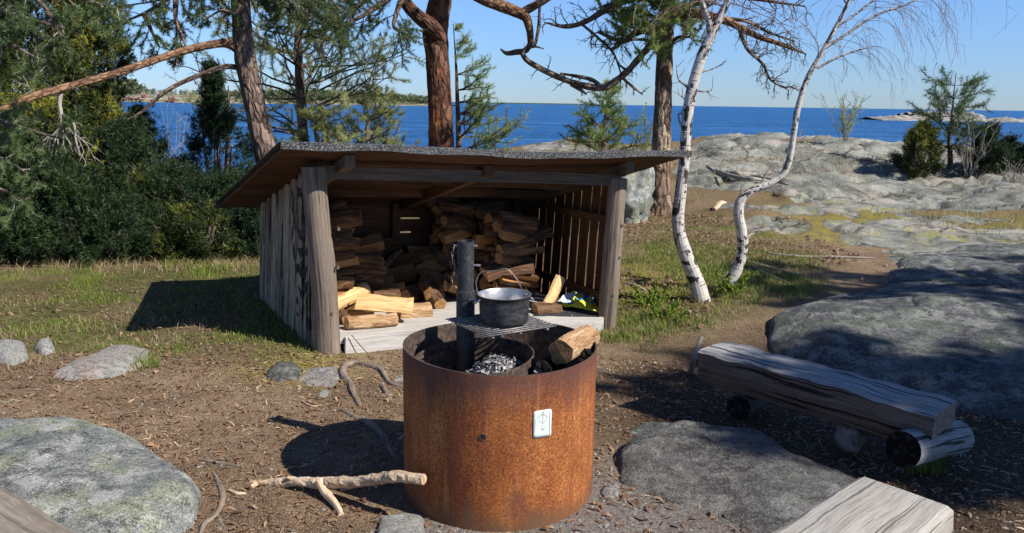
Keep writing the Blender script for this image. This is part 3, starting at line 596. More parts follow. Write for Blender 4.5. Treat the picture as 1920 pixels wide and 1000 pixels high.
# ---------------------------------------------------------------- rocks as things
def rock_from_outline(name, label, cat, outl, H, mat, edge=.35, p=3.0, amp=.03, na=72, nr=26, tilt=(0, 0), ztop=None, seed=0, ns=2.5, group=None, peak=(0, 0), fine=.006):
    W = np.array([G(*q) if len(q) == 2 else G(q[0], q[1], q[2]) for q in outl]); c = W.mean(0); c[:2] += np.array(peak)
    th = np.linspace(0, 2*np.pi, na, endpoint=False); ang = np.arctan2(W[:, 1]-c[1], W[:, 0]-c[0]); Rr = np.hypot(W[:, 0]-c[0], W[:, 1]-c[1])
    # ray / polygon intersection
    Rd = []
    for a in th:
        d = np.array([math.cos(a), math.sin(a)]); best = .05
        for i in range(len(W)):
            p0 = W[i, :2]-c[:2]; e = W[(i+1) % len(W), :2]-W[i, :2]; den = d[0]*e[1]-d[1]*e[0]
            if abs(den) < 1e-9: continue
            t = (p0[0]*e[1]-p0[1]*e[0])/den; u = (p0[0]*d[1]-p0[1]*d[0])/den
            if t > 0 and 0 <= u <= 1: best = max(best, t)
        Rd.append(best)
    Rd = np.array(Rd); Rd = (np.roll(Rd, 1)+2*Rd+np.roll(Rd, -1))/4
    V = []; 
    for j in range(nr+3):
        t = min(1., (j/nr)**.85) if j <= nr else 1.
        for i, a in enumerate(th):
            x = c[0]+math.cos(a)*Rd[i]*t; y = c[1]+math.sin(a)*Rd[i]*t
            if j > nr: x = c[0]+math.cos(a)*Rd[i]*(1-.04*(j-nr)); y = c[1]+math.sin(a)*Rd[i]*(1-.04*(j-nr))
            prof = (1-t**p)**(1/1.8) if t < 1 else 0
            V.append((x, y, prof, j))
    V = np.array(V); g = hz(V[:, 0], V[:, 1]); base = np.median(g)
    nz = fbm(V[:, 0]*ns, V[:, 1]*ns, seed, 7, 60+seed) - .55*np.abs(fbm(V[:, 0]*ns*.8+V[:, 1], V[:, 1]*ns*1.9, seed+3, 5, 30+seed)) + .35*np.round(2.5*fbm(V[:, 0]*ns*.7, V[:, 1]*ns*.9, seed+7, 4, 33+seed))/2.5
    z = g*(1-V[:, 2])+(base)*V[:, 2] - .02 + V[:, 2]*(H + tilt[0]*(V[:, 0]-c[0])+tilt[1]*(V[:, 1]-c[1])) + nz*amp*(.3+V[:, 2]) + fbm(V[:, 0]*14, V[:, 1]*14, z_:=V[:, 2]*3, 4, 90+seed)*fine
    ck = fbm(V[:, 0]*ns*.45+V[:, 1]*.5, V[:, 1]*ns*1.0, seed+11, 4, 110+seed); ck2 = fbm(V[:, 0]*ns*1.3, V[:, 1]*ns*.5+V[:, 0], seed+13, 4, 120+seed)
    if H > .09 and mat != 'grey_rock': z = z - (.055*np.exp(-(ck/.022)**2)+.03*np.exp(-(ck2/.018)**2))*V[:, 2]
    z = z - np.clip(V[:, 3]-nr, 0, 9)*.08
    X = V[:, 0]+amp*.8*fbm(V[:, 0]*ns*2, V[:, 1]*ns*2, z*6, 3, seed+3); Y = V[:, 1]+amp*.8*fbm(V[:, 0]*ns*2, V[:, 1]*ns*2, z*6+4, 3, seed+4)
    I = np.arange((nr+3)*na).reshape(nr+3, na); J = np.roll(I, -1, 1)
    F = np.stack([I[:-1], I[1:], J[1:], J[:-1]], -1).reshape(-1, 4)
    o = npmesh(name, np.c_[X, Y, z], F, mat, None, None, None, True); return props(o, label, cat, group)
rock_from_outline('boulder', 'big flat lichen-spotted grey boulder filling the lower left ground', 'boulder', [(-60, 800), (0, 775, .1), (120, 763, .12), (230, 790, .12), (300, 840, .08), (350, 905, .0), (378, 930), (370, 990), (320, 1030), (180, 1100), (-60, 1120), (-200, 1000)], .17, 'grey_rock', p=5, amp=.03, seed=1, nr=80, na=200, ns=2.0)
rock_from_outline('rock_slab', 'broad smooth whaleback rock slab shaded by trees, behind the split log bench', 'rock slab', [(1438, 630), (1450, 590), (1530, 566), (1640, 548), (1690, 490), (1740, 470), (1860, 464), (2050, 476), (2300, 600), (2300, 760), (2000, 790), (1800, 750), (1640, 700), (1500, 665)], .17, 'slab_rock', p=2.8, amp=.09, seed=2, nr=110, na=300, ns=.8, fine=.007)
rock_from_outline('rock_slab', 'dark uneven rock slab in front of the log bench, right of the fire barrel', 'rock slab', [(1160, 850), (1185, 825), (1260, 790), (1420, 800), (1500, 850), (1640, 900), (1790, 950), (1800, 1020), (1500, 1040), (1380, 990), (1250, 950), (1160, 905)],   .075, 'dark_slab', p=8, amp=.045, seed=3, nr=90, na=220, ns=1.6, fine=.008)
rock_from_outline('rock', 'small rounded grey rock hump just beyond the dark slab', 'rock', [(1170, 800), (1200, 775), (1260, 772), (1300, 795), (1260, 812), (1200, 812)], .045, 'slab_rock', amp=.01, seed=4)
rock_from_outline('rock', 'long low pink and grey rock in the grass at left', 'rock', [(85, 712), (130, 690), (190, 668), (230, 655), (285, 660), (282, 690), (220, 710), (130, 722)], .085, 'pink_rock', p=2.5, amp=.02, seed=5, tilt=(.08, 0), ns=6)
rock_from_outline('rock', 'pale rounded rock in the grass at the far left edge', 'rock', [(-40, 680), (0, 650), (50, 655), (55, 680), (20, 695)], .08, 'pale_rock', p=2.5, amp=.02, seed=6)
rock_from_outline('rock', 'small grey rock in the grass, second from the left edge', 'rock', [(62, 665), (75, 648), (98, 645), (105, 668), (80, 676)], .07, 'pale_rock', p=2.5, amp=.02, seed=7)
rock_from_outline('rock', 'dark angular stone with a brown face left of the shelter post', 'stone', [(493, 708), (515, 682), (545, 676), (568, 692), (560, 708), (520, 716)], .085, 'dark_rock', p=1.25, amp=.03, seed=8, ns=13)
rock_from_outline('rock', 'flat pinkish stone at the foot of the left shelter post', 'stone', [(553, 708), (575, 684), (630, 678), (640, 700), (625, 722), (575, 722)], .035, 'pink_rock', p=5, amp=.008, seed=9)
rock_from_outline('rock', 'palm-sized pale stone on the bare soil below the flat pinkish stone', 'stone', [(588, 744), (600, 727), (618, 724), (624, 738), (606, 746)], .035, 'pale_rock', p=2, amp=.008, seed=10, ns=12)
rock_from_outline('rock', 'pale flat stone half hidden behind the left of the fire barrel', 'stone', [(722, 710), (740, 678), (800, 670), (800, 712)], .03, 'pale_rock', p=4, amp=.01, seed=11)
rock_from_outline('rock', 'light grey squared stone at the bottom edge left of the fire barrel', 'stone', [(700, 1010), (710, 970), (760, 962), (795, 968), (800, 1020), (740, 1040)], .05, 'pale_rock', p=6, amp=.01, seed=12)
rock_from_outline('rock', 'small pinkish grey stone at the right foot of the fire barrel', 'stone', [(1120, 925), (1135, 908), (1160, 905), (1166, 925), (1150, 938), (1128, 938)], .04, 'pink_rock', p=2.4, amp=.008, seed=13)
rock_from_outline('rock', 'fist-sized brown stone on the ash right of the barrel', 'stone', [(1195, 958), (1210, 948), (1220, 955), (1210, 966)], .02, 'pale_rock', amp=.004, seed=14)
q = gp(1183, 365)
def blob(name, label, cat, c, rx, ry, rz, mat, seed, amp=.2, group=None):
    n, m = 24, 36; ph = np.linspace(0, np.pi, n); th = np.linspace(0, 2*np.pi, m, endpoint=False); PH, THh = np.meshgrid(ph, th, indexing='ij')
    D = np.stack([np.sin(PH)*np.cos(THh), np.sin(PH)*np.sin(THh), np.cos(PH)], -1)
    k = 1+amp*fbm(D[..., 0]*1.6, D[..., 1]*1.6, D[..., 2]*1.6+seed*5, 4, seed)
    k = k*(1+.03*fbm(D[..., 0]*9, D[..., 1]*9, D[..., 2]*9, 3, seed+2)); V = D*k[..., None]*A3(rx, ry, rz)+c
    I = np.arange(n*m).reshape(n, m); J = np.roll(I, -1, 1); F = np.stack([I[:-1], I[1:], J[1:], J[:-1]], -1).reshape(-1, 4)
    o = npmesh(name, V.reshape(-1, 3), F, mat, None, None, None, True); return props(o, label, cat, group)
cq = P(1185, 355, 11.5); blob('boulder', 'pale upright boulder between the right shelter post and the stripped pine', 'boulder', (cq[0]-.05, cq[1], gz(cq[0], cq[1])+.15), .34, .4, .5, 'grey_rock', 3, .8)
cq = G(1606, 845); blob('rock', 'round pinkish stone wedged beside the bench cross log', 'stone', (cq[0], cq[1]+.08, .055), .075, .085, .09, 'pink_rock', 5, .35)
# ================================================================ SHELTER
A = A3(-1.20, 5.25, 0.0); U = nrm((.868, .49, -.05)); V_ = nrm((-.49, .868, 0)); W_ = np.cross(U, V_)
def S(u, v, w): return A + u*U + v*V_ + w*W_
LW, DEP = 2.25, 1.60
def roofw(u, v): return 1.262 + .019*u - .285*v - .032*math.exp(-((u-1.35)/.8)**2)*max(0, (1.3-v)/1.5)
shel = thing('log_shelter', 'low open-fronted wooden firewood shelter with a black felt roof', 'shelter', A)
mb = MB(); DB = [(.0, .27), (.28, .54), (.55, .80), (.81, 1.06), (1.07, 1.32), (1.33, 1.58)]
for v0, v1 in DB: plank(mb, S(.04, (v0+v1)/2-.03, .045), S(LW-.03, (v0+v1)/2-.03, .045), V_*(v1-v0), W_*.035, seg=6, jit=.002)
plank(mb, S(.09, -.052, .02), S(LW-.08, -.052, .02), W_*.115, V_*.03, seg=6, jit=.002)
fl = mb.build('floor', 'deck_boards', shel)
mb = MB(); nb = 17
for i in range(nb):
    v = .06+(DEP-.04)*(i+.5)/nb; off = -.075-(.014 if i % 2 else 0)
    plank(mb, S(off, v, -.10-.03*random.random()), S(off, v, roofw(-.07, v)-.035), V_*.104, U*.02, jit=.003)
lw = mb.build('side_wall', 'wall_boards', shel); lw['label'] = 'weathered left side wall with black painted leaf shapes'
mb = MB(); v = .08; k = 0
while v < DEP-.03:
    wd = random.choice([.12, .135, .11, .15])
    plank(mb, S(LW+.075, v+wd/2, -.05), S(LW+.075, v+wd/2, roofw(LW, v)-.04), V_*wd, U*.007, jit=.001); v += wd+random.choice([.015, .003, .013, .016, .004])
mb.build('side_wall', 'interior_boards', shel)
def uw(px, py, v):
    d = ray(px, py); o = A3(0, 0, H0)-A; t = (v-o@V_)/(d@V_); q = o+d*t; return q@U, q@W_
mb = MB(); (s0_, w1_), (s1_, _), (s2_, w2_), (s3_, _) = uw(738, 411, DEP), uw(787, 410, DEP), uw(749, 437, DEP), uw(771, 437, DEP)
cuts = sorted([0, .13, .26, .38, w2_, .5*(w1_+w2_), w1_, w1_+.11, w1_+.165])
for a, b in zip(cuts[:-1], cuts[1:]):
    sl_ = (s0_, s1_) if abs(a-w1_) < 1e-6 else ((s2_, s3_) if abs(a-w2_) < 1e-6 else None)
    if sl_:
        plank(mb, S(-.06, DEP, (a+b)/2), S(sl_[0], DEP, (a+b)/2), W_*(b-a-.002), V_*.02, jit=0); plank(mb, S(sl_[1], DEP, (a+b)/2), S(LW+.06, DEP, (a+b)/2), W_*(b-a-.002), V_*.02, jit=0)
        plank(mb, S(sl_[0]-.001, DEP, (a+.014+b)/2), S(sl_[1]+.001, DEP, (a+.014+b)/2), W_*(b-a-.016), V_*.018, jit=0)
    else: plank(mb, S(-.06, DEP, (a+b)/2), S(LW+.06, DEP, (a+b)/2), W_*(b-a-.002), V_*.02, jit=0)
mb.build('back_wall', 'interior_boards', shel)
for k, (a, b) in enumerate(((.0, .0), (LW, .0))):
    mb = MB(); rr_ = .082 if k == 0 else .074
    lean = -.08 if k == 0 else 0
    pts, rd = smooth_path([S(a, b, -.13), S(a+lean*.5, b, .4), S(a+lean*1.1, b, .8), S(a+lean*1.6, b, 1.19)], [rr_*1.06, rr_, rr_*.97, rr_*.95], 8)
    if k == 1: pts, rd = smooth_path([S(a, b, -.12), S(a, b, .4), S(a, b, .9), S(a, b, 1.16)], [rr_*1.0, rr_, rr_*.97, rr_*.95], 8)
    tube(mb, pts, rd, 22, .3+.3*k, 0, 1, .10, 5, k); po = mb.build('post', ['post_wood', 'grey_end'], shel, smooth=False)
    for wv in (.25, .55, .8):
        mb = MB(); c0 = S(a+(.02 if wv > .5 else -.01), b-rr_*.97, wv); tube(mb, [c0+V_*.012, c0-V_*.006], [.014, .011], 8, .2); mb.build('knot', 'bench_side', po)
for (a, b, y0) in ((.0, DEP-.06, 0), (LW, DEP-.06, 0), (1.05, DEP-.05, 0)):
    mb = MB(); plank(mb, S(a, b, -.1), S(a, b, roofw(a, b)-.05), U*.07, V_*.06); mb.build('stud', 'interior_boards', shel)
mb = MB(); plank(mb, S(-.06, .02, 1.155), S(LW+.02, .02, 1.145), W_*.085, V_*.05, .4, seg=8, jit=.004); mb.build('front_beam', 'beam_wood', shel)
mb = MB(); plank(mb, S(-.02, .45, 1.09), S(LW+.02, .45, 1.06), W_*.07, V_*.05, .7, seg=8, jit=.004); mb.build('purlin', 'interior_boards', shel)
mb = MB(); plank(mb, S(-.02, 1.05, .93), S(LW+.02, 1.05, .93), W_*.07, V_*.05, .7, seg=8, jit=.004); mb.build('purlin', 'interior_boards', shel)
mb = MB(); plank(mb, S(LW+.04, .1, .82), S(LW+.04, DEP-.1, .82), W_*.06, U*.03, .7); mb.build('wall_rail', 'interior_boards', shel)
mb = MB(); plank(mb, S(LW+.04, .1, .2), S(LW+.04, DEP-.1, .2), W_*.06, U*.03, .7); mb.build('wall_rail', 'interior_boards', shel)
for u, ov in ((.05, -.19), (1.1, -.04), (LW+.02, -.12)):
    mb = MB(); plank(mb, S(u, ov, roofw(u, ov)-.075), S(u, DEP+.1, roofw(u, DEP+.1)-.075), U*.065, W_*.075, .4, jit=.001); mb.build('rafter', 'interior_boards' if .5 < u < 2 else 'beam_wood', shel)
U0, U1, V0, V1 = -.40, 2.68, -.30, 1.72
nu, nv = 48, 12
mb = MB(); nbd = 11
for i in range(nbd):
    a = V0+.015+(V1-V0-.02)*i/nbd; b = a+(V1-V0-.02)/nbd-.004; rr_ = random.random(); vs = []; fs = []; uvs = []
    for j in range(nu+1):
        u = U0+.015+(U1-U0-.03)*j/nu
        for (v, dw) in ((a, -.034), (b, -.034), (b, -.015), (a, -.015)): vs.append(S(u, v, roofw(u, v)+dw+(.004 if i % 2 else 0)))
    for j in range(nu):
        y0, y1 = j/nu*3, (j+1)/nu*3
        for q0, (w0, w1) in zip(range(4), ((0, .18), (.18, .2), (.2, .38), (.38, .4))):
            q1 = (q0+1) % 4; fs.append((j*4+q0, j*4+q1, (j+1)*4+q1, (j+1)*4+q0)); uvs.append(((w0, y0), (w1, y0), (w1, y1), (w0, y1)))
    fs += [(3, 2, 1, 0), tuple(nu*4+k for k in range(4))]; uvs += [((0, 0), (.1, 0), (.1, .02), (0, .02))]*2
    mb.add(vs, fs, uvs, rr_)
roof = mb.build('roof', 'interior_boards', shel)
mb = MB(); vs = []
for j in range(nu+1):
    u = U0-.01+(U1-U0+.02)*j/nu
    pr = [(V0-.012, -.040+.005*math.sin(u*9)), (V0-.016, -.004), (V0+.01, .004)] + [(lerp(V0+.01, V1+.01, q/nv), .004) for q in range(1, nv+1)] + [(V1+.012, -.04)]
    for v, dw in pr: vs.append(S(u, v, roofw(u, v)+dw+.004*float(fbm(u*4, v*4, 0, 2, 3))))
npq = len(pr); fs = []; uvs = []
for j in range(nu):
    for q in range(npq-1): fs.append((j*npq+q, (j+1)*npq+q, (j+1)*npq+q+1, j*npq+q+1)); uvs.append(((0, 0), (1, 0), (1, 1), (0, 1)))
mb.add(vs, fs, uvs, .5); ft = mb.build('roof_felt', 'roof_felt', roof, smooth=False)
so_ = ft.modifiers.new('s', 'SOLIDIFY'); so_.thickness = .006; so_.offset = 1
# painted leaf shapes on the left wall (v along the wall, w up)
mb = MB()
def mark(poly):
    n = len(poly); vs = [S(-.1015, a, b) for a, b in poly]; mb.add(vs, [tuple(range(n))], [[(a, b) for a, b in poly]], .5)
def leaf(a0, b0, a1, b1, wd):
    d = np.array([a1-a0, b1-b0]); L = np.linalg.norm(d); d /= L; p = np.array([-d[1], d[0]]); wd *= 1.55
    mark([(a0, b0), *[tuple(np.array([a0, b0])+d*L*.35+p*wd)], (a1, b1), *[tuple(np.array([a0, b0])+d*L*.45-p*wd*.6)]])
stem = [(.30, 1.12), (.36, 1.0), (.30, .86), (.34, .72), (.27, .58), (.33, .42), (.27, .26), (.30, .12)]
for (a, b), (c_, d_) in zip(stem[:-1], stem[1:]): leaf(a, b, c_, d_, .012)
for a, b, c_, d_, wd in [(.30, 1.1, .46, 1.2, .025), (.36, 1.0, .18, 1.14, .03), (.33, .95, .5, 1.02, .03), (.31, .86, .14, .96, .03), (.32, .8, .5, .86, .028), (.34, .72, .16, .8, .03), (.31, .66, .46, .74, .03), (.27, .58, .12, .67, .025), (.28, .55, .44, .6, .035), (.33, .42, .16, .53, .03),
                         (.31, .4, .45, .5, .03), (.29, .33, .14, .42, .03), (.27, .26, .42, .34, .02), (.52, .95, .6, .8, .02), (.55, .84, .5, .7, .02), (.54, .75, .62, .6, .018), (.56, .62, .5, .48, .018), (.18, .2, .12, .08, .03), (.44, 1.15, .52, 1.05, .02), (.6, 1.0, .56, .9, .02), (.2, .32, .17, .2, .02), (.38, .5, .48, .4, .02), (.4, .86, .44, .72, .018)]:
    leaf(a, b, c_, d_, wd)
for k in range(26):
    a = .33+random.gauss(0, .13); b = random.uniform(.12, 1.1); t_ = random.choice([-1, 1])*random.uniform(.3, 1.2); L_ = random.uniform(.05, .13); leaf(a, b, a+L_*math.sin(t_), b+L_*math.cos(t_), random.uniform(.012, .028))
mb.build('painted_leaves', 'black_paint', lw)
# ================================================================ FIREWOOD
def sec_round(r, n=14, seed=0):
    return [(r*(1+.07*math.sin(k*2.1+seed))*math.cos(2*math.pi*k/n), r*(1+.07*math.sin(k*2.1+seed))*math.sin(2*math.pi*k/n), 0) for k in range(n)]
def sec_wedge(r, span=2.0, rot=0.):
    pts = [(0, 0, 2)]
    for k in range(6):
        a = -span/2+span*k/5; pts.append((r*math.cos(a), r*math.sin(a), 0 if k < 5 else 2))
    cx = sum(p[0] for p in pts)/len(pts); out = []
    for p in pts: x, y = p[0]-cx, p[1]; out.append((x*math.cos(rot)-y*math.sin(rot), x*math.sin(rot)+y*math.cos(rot), p[2]))
    return out
def firewood(p0, p1, r, kind, label, group='firewood stored in the shelter', rot=None, bark='stack_bark', split='shaded_split', end='shaded_end', cat='firewood log', name='firewood_log'):
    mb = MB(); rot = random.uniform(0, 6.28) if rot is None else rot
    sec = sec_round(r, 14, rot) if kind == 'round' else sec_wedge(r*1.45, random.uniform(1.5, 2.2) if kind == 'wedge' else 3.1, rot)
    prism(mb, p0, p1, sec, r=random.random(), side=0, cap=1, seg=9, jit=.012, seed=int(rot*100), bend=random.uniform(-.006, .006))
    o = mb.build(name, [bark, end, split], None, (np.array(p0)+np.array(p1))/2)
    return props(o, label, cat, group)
ordw = ['bottom', 'second', 'third', 'fourth', 'fifth', 'sixth', 'seventh', 'eighth', 'ninth', 'tenth']
def stack(u0, vs, w0, w1, L, name, lean=0.):
    """logs lying along u, in layers, several deep"""
    w = w0; row = 0
    while w < w1:
        r = random.uniform(.038, .055)
        for ci, v in enumerate(vs):
            if row == 0 and v < .3 and False: continue
            du = random.uniform(-.05, .05); a = random.uniform(-.45, .45); tl = random.uniform(-.035, .035); ll = L*random.uniform(.85, 1.15)
            c_ = (u0+du+lean*w, v+random.uniform(-.02, .02), w)
            firewood(S(c_[0]-ll/2, c_[1]-a*ll/2, w-tl), S(c_[0]+ll/2, c_[1]+a*ll/2, w+tl), r, random.choice(['wedge', 'wedge', 'half', 'half', 'round']),
                     'split log in the %s layer of the %s, %s' % (ordw[min(row, 9)], name, ['front row', 'second row', 'rear row', 'last row'][ci]))
        w += r*1.42; row += 1
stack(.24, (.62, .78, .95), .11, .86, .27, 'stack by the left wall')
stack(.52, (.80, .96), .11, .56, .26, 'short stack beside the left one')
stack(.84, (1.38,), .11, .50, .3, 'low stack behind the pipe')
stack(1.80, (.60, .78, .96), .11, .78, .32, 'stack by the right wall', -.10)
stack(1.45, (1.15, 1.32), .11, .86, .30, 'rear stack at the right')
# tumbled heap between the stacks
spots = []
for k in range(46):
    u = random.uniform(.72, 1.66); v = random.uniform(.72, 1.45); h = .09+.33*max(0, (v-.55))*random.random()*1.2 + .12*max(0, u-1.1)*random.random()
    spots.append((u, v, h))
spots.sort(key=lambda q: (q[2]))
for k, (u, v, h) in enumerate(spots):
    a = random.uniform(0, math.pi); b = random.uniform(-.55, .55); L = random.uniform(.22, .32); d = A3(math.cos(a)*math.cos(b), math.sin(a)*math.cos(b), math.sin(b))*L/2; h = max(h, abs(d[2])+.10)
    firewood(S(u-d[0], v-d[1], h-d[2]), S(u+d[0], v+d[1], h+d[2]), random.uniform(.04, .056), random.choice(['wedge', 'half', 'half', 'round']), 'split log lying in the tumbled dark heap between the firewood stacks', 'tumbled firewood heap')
# individually placed logs seen in the sun on the deck
def at(px, py, v, w=None):
    d = ray(px, py); o = A3(0, 0, H0)-A; t = (v-o@V_)/(d@V_); return A3(0, 0, H0)+d*t
def ondeck(px, py, w):
    d = ray(px, py); o = A3(0, 0, H0)-A; t = (w-o@W_)/(d@W_); return A3(0, 0, H0)+d*t
FG = 'loose firewood on the sunlit deck'
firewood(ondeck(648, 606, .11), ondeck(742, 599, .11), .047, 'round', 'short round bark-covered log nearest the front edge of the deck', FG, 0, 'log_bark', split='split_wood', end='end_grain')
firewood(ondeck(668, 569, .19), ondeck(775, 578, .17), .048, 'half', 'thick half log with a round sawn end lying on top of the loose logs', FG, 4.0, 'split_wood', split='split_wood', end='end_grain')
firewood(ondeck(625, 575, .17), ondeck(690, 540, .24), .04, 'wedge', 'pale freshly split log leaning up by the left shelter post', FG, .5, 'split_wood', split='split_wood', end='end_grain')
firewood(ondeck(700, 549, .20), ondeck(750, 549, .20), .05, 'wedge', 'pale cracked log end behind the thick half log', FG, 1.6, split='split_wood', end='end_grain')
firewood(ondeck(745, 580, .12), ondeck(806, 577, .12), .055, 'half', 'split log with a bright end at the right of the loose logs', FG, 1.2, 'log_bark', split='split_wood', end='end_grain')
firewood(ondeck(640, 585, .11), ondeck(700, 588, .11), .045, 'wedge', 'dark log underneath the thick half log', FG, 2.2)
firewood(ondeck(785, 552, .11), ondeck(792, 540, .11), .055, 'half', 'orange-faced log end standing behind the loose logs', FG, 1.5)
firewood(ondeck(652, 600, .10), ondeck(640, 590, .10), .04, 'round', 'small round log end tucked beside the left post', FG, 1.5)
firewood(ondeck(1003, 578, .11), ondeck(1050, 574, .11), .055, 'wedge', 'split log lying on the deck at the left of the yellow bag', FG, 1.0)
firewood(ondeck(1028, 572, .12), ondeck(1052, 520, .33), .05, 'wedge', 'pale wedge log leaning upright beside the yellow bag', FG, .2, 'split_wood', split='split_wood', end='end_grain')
for px, py, v, L, tilt, lab in [(985, 425, .95, .26, .28, 'long log slanting upward on top of the right stack'), (1005, 438, .8, .28, .3, 'reddish log slanting upward just below the top one of the right stack'), (855, 425, 1.25, .34, .6, 'long log leaning steeply in the middle of the rear stack'),
                              (905, 385, 1.45, .4, .1, 'grey board-like log lying high at the back wall'), (930, 505, .62, .22, .3, 'log under the folded newspaper')]:
    c_ = at(px, py, v); d = U*math.cos(tilt)*L/2+W_*math.sin(tilt)*L/2; firewood(c_-d, c_+d, .05, 'half', lab, 'firewood stored in the shelter', 1.0)
# newspaper and yellow bag
def sheet(name, label, cat, quad, mat, nu_=14, nv_=10, amp=.012, seed=0, thick=.004, parent=None):
    a, b, c_, d = [np.array(q) for q in quad]; vs = []; uvs = []
    nn = nrm(np.cross(b-a, d-a))
    for i in range(nu_+1):
        for j in range(nv_+1):
            s0, t0 = i/nu_, j/nv_; p = a*(1-s0)*(1-t0)+b*s0*(1-t0)+c_*s0*t0+d*(1-s0)*t0
            vs.append(p+nn*amp*float(fbm(s0*4, t0*4, seed, 3, seed)))
    mb = MB(); fs = []; uu = []
    for i in range(nu_):
        for j in range(nv_):
            k = i*(nv_+1)+j; fs.append((k, k+nv_+1, k+nv_+2, k+1)); uu.append(((i/nu_*.3, j/nv_*.2), ((i+1)/nu_*.3, j/nv_*.2), ((i+1)/nu_*.3, (j+1)/nv_*.2), (i/nu_*.3, (j+1)/nv_*.2)))
    mb.add(vs, fs, uu, .5); o = mb.build(name, mat, parent, None, True); md = o.modifiers.new('s', 'SOLIDIFY'); md.thickness = thick
    return props(o, label, cat) if label else o
sheet('newspaper', 'grey folded newspaper leaning on logs behind the pot', 'newspaper', [at(905, 506, .74), at(928, 483, .80), at(972, 520, .74), at(944, 546, .70)], 'newsprint', amp=.01)
c0 = ondeck(1085, 570, .12)
bagm = MB(); nB = 26; vs = []; fs = []; uu = []
bq = [ondeck(1032, 576, .10), ondeck(1122, 584, .065), ondeck(1126, 566, .09), ondeck(1100, 552, .14), ondeck(1070, 548, .17), ondeck(1045, 556, .15)]
bt = thing('plastic_bag', 'crumpled yellow plastic bag with blue swirls lying on the deck', 'plastic bag', c0)
def crump(quad, name, mat, seed, amp, off=0.):
    a, b, c_, d = quad; nn = nrm(np.cross(b-a, d-a)); nn = nn if nn[2] > 0 else -nn; vs = []; n1, n2 = 24, 16
    for i in range(n1+1):
        for j in range(n2+1):
            s0, t0 = i/n1, j/n2; p = a*(1-s0)*(1-t0)+b*s0*(1-t0)+c_*s0*t0+d*(1-s0)*t0
            vs.append(p+nn*(.06*math.sin(math.pi*s0)*math.sin(math.pi*t0)+off)+nn*amp*float(np.abs(fbm(s0*5, t0*5, seed, 3, seed))))
    fs = []; uu = []
    for i in range(n1):
        for j in range(n2): k = i*(n2+1)+j; fs.append((k, k+n2+1, k+n2+2, k+1)); uu.append(((i/n1, j/n2), ((i+1)/n1, j/n2), ((i+1)/n1, (j+1)/n2), (i/n1, (j+1)/n2)))
    mb = MB(); mb.add(vs, fs, uu, .5); return mb, vs, (n1, n2)
quad = [ondeck(1032, 572, .10), ondeck(1128, 586, .06), ondeck(1122, 560, .10), ondeck(1066, 548, .15)]
mb, bvs, (n1, n2) = crump(quad, 'b', 'm', 4, .035); bo = mb.build('bag_body', 'bag_plastic', bt, smooth=True); md = bo.modifiers.new('s', 'SOLIDIFY'); md.thickness = .012; md.offset = -1
bvs = np.array(bvs).reshape(n1+1, n2+1, 3)
def bagp(s0, t0):
    x, y = s0*n1, t0*n2; i, j = min(int(x), n1-1), min(int(y), n2-1); fx, fy = x-i, y-j
    return bvs[i, j]*(1-fx)*(1-fy)+bvs[i+1, j]*fx*(1-fy)+bvs[i, j+1]*(1-fx)*fy+bvs[i+1, j+1]*fx*fy+A3(.0, -.004, .004)
mb = MB()
for cx, cy, r_, a0, a1 in [(.50, .42, .13, -2.6, 2.2), (.72, .36, .11, -1.0, 4.2), (.62, .72, .12, 0, 5.0), (.36, .25, .10, 1, 5.5), (.85, .62, .09, 0, 4), (.2, .5, .08, -1, 2.5)]:
    tube(mb, [bagp(cx+r_*math.cos(a)*.8, cy+r_*1.6*math.sin(a)) for a in np.linspace(a0, a1, 14)], .0065, 5)
mb.build('bag_print', 'bag_print', bt)
sheet('paper_sheet', 'pale bluish sheet of paper tucked into the top of the yellow bag', 'paper', [ondeck(1045, 566, .15), ondeck(1068, 568, .15), ondeck(1082, 548, .2), ondeck(1058, 552, .2)], 'bag_pale', amp=.02, seed=5)
sheet('felt_offcut', 'black roofing felt offcut on the deck below the yellow bag', 'felt scrap', [ondeck(1000, 592, .068), ondeck(1125, 594, .068), ondeck(1126, 574, .072), ondeck(1012, 578, .07)], 'black_felt', amp=.012, seed=7)
# string by the post
mb = MB(); pts, rd = smooth_path([S(.12, -.09, .1), S(.2, -.12, .0), S(.25, -.2, -.05), S(.36, -.25, -.03)], None, 6); tube(mb, pts, .003, 5, .5)
props(mb.build('string', 'orange_branch'), 'thin reddish string hanging off the deck corner by the left post', 'string')
# ================================================================ FIRE BARREL
BC = A3(-.045, 3.30, 0); BR, BH = .400, .622; TH = .006
bz = gz(BC[0], BC[1])-.02
bar = thing('fire_barrel', 'large round rust-brown steel fire barrel on the bare ground', 'fire pit', (BC[0], BC[1], 0))
def shell(mb, c, ro, ri, z0, z1, n=120, ztop=None, m0=0, m1=1, nz=10, a0=0, a1=2*math.pi):
    vs = []; full = abs(a1-a0-2*math.pi) < 1e-6
    prof = [(ro, z0+(z1-z0)*k/nz) for k in range(nz+1)]+[(ri, z1-(z1-z0)*k/nz) for k in range(nz+1)]; K = len(prof); M_ = n if full else n+1
    for i in range(M_):
        a = a0+(a1-a0)*i/n
        for r_, z_ in prof: vs.append((c[0]+r_*math.cos(a), c[1]+r_*math.sin(a), c[2]+z_+(ztop(a)*(z_-z0)/(z1-z0) if ztop else 0)))
    fs = []; uv = []; mm = []
    for i in range(n):
        i2 = (i+1) % M_
        for k in range(K):
            k2 = (k+1) % K; fs.append((i*K+k, i2*K+k, i2*K+k2, i*K+k2)); uv.append(((0, 0), (1, 0), (1, 1), (0, 1))); mm.append(m0 if k < nz else m1)
    mb.add(vs, fs, uv, .5, mm)
mb = MB(); shell(mb, BC, BR, BR-TH, bz, BH, 160, lambda a: .006*math.sin(a*2+1)); b_o = mb.build('barrel_body', ['rusty_steel', 'inner_rust'], bar, smooth=True)
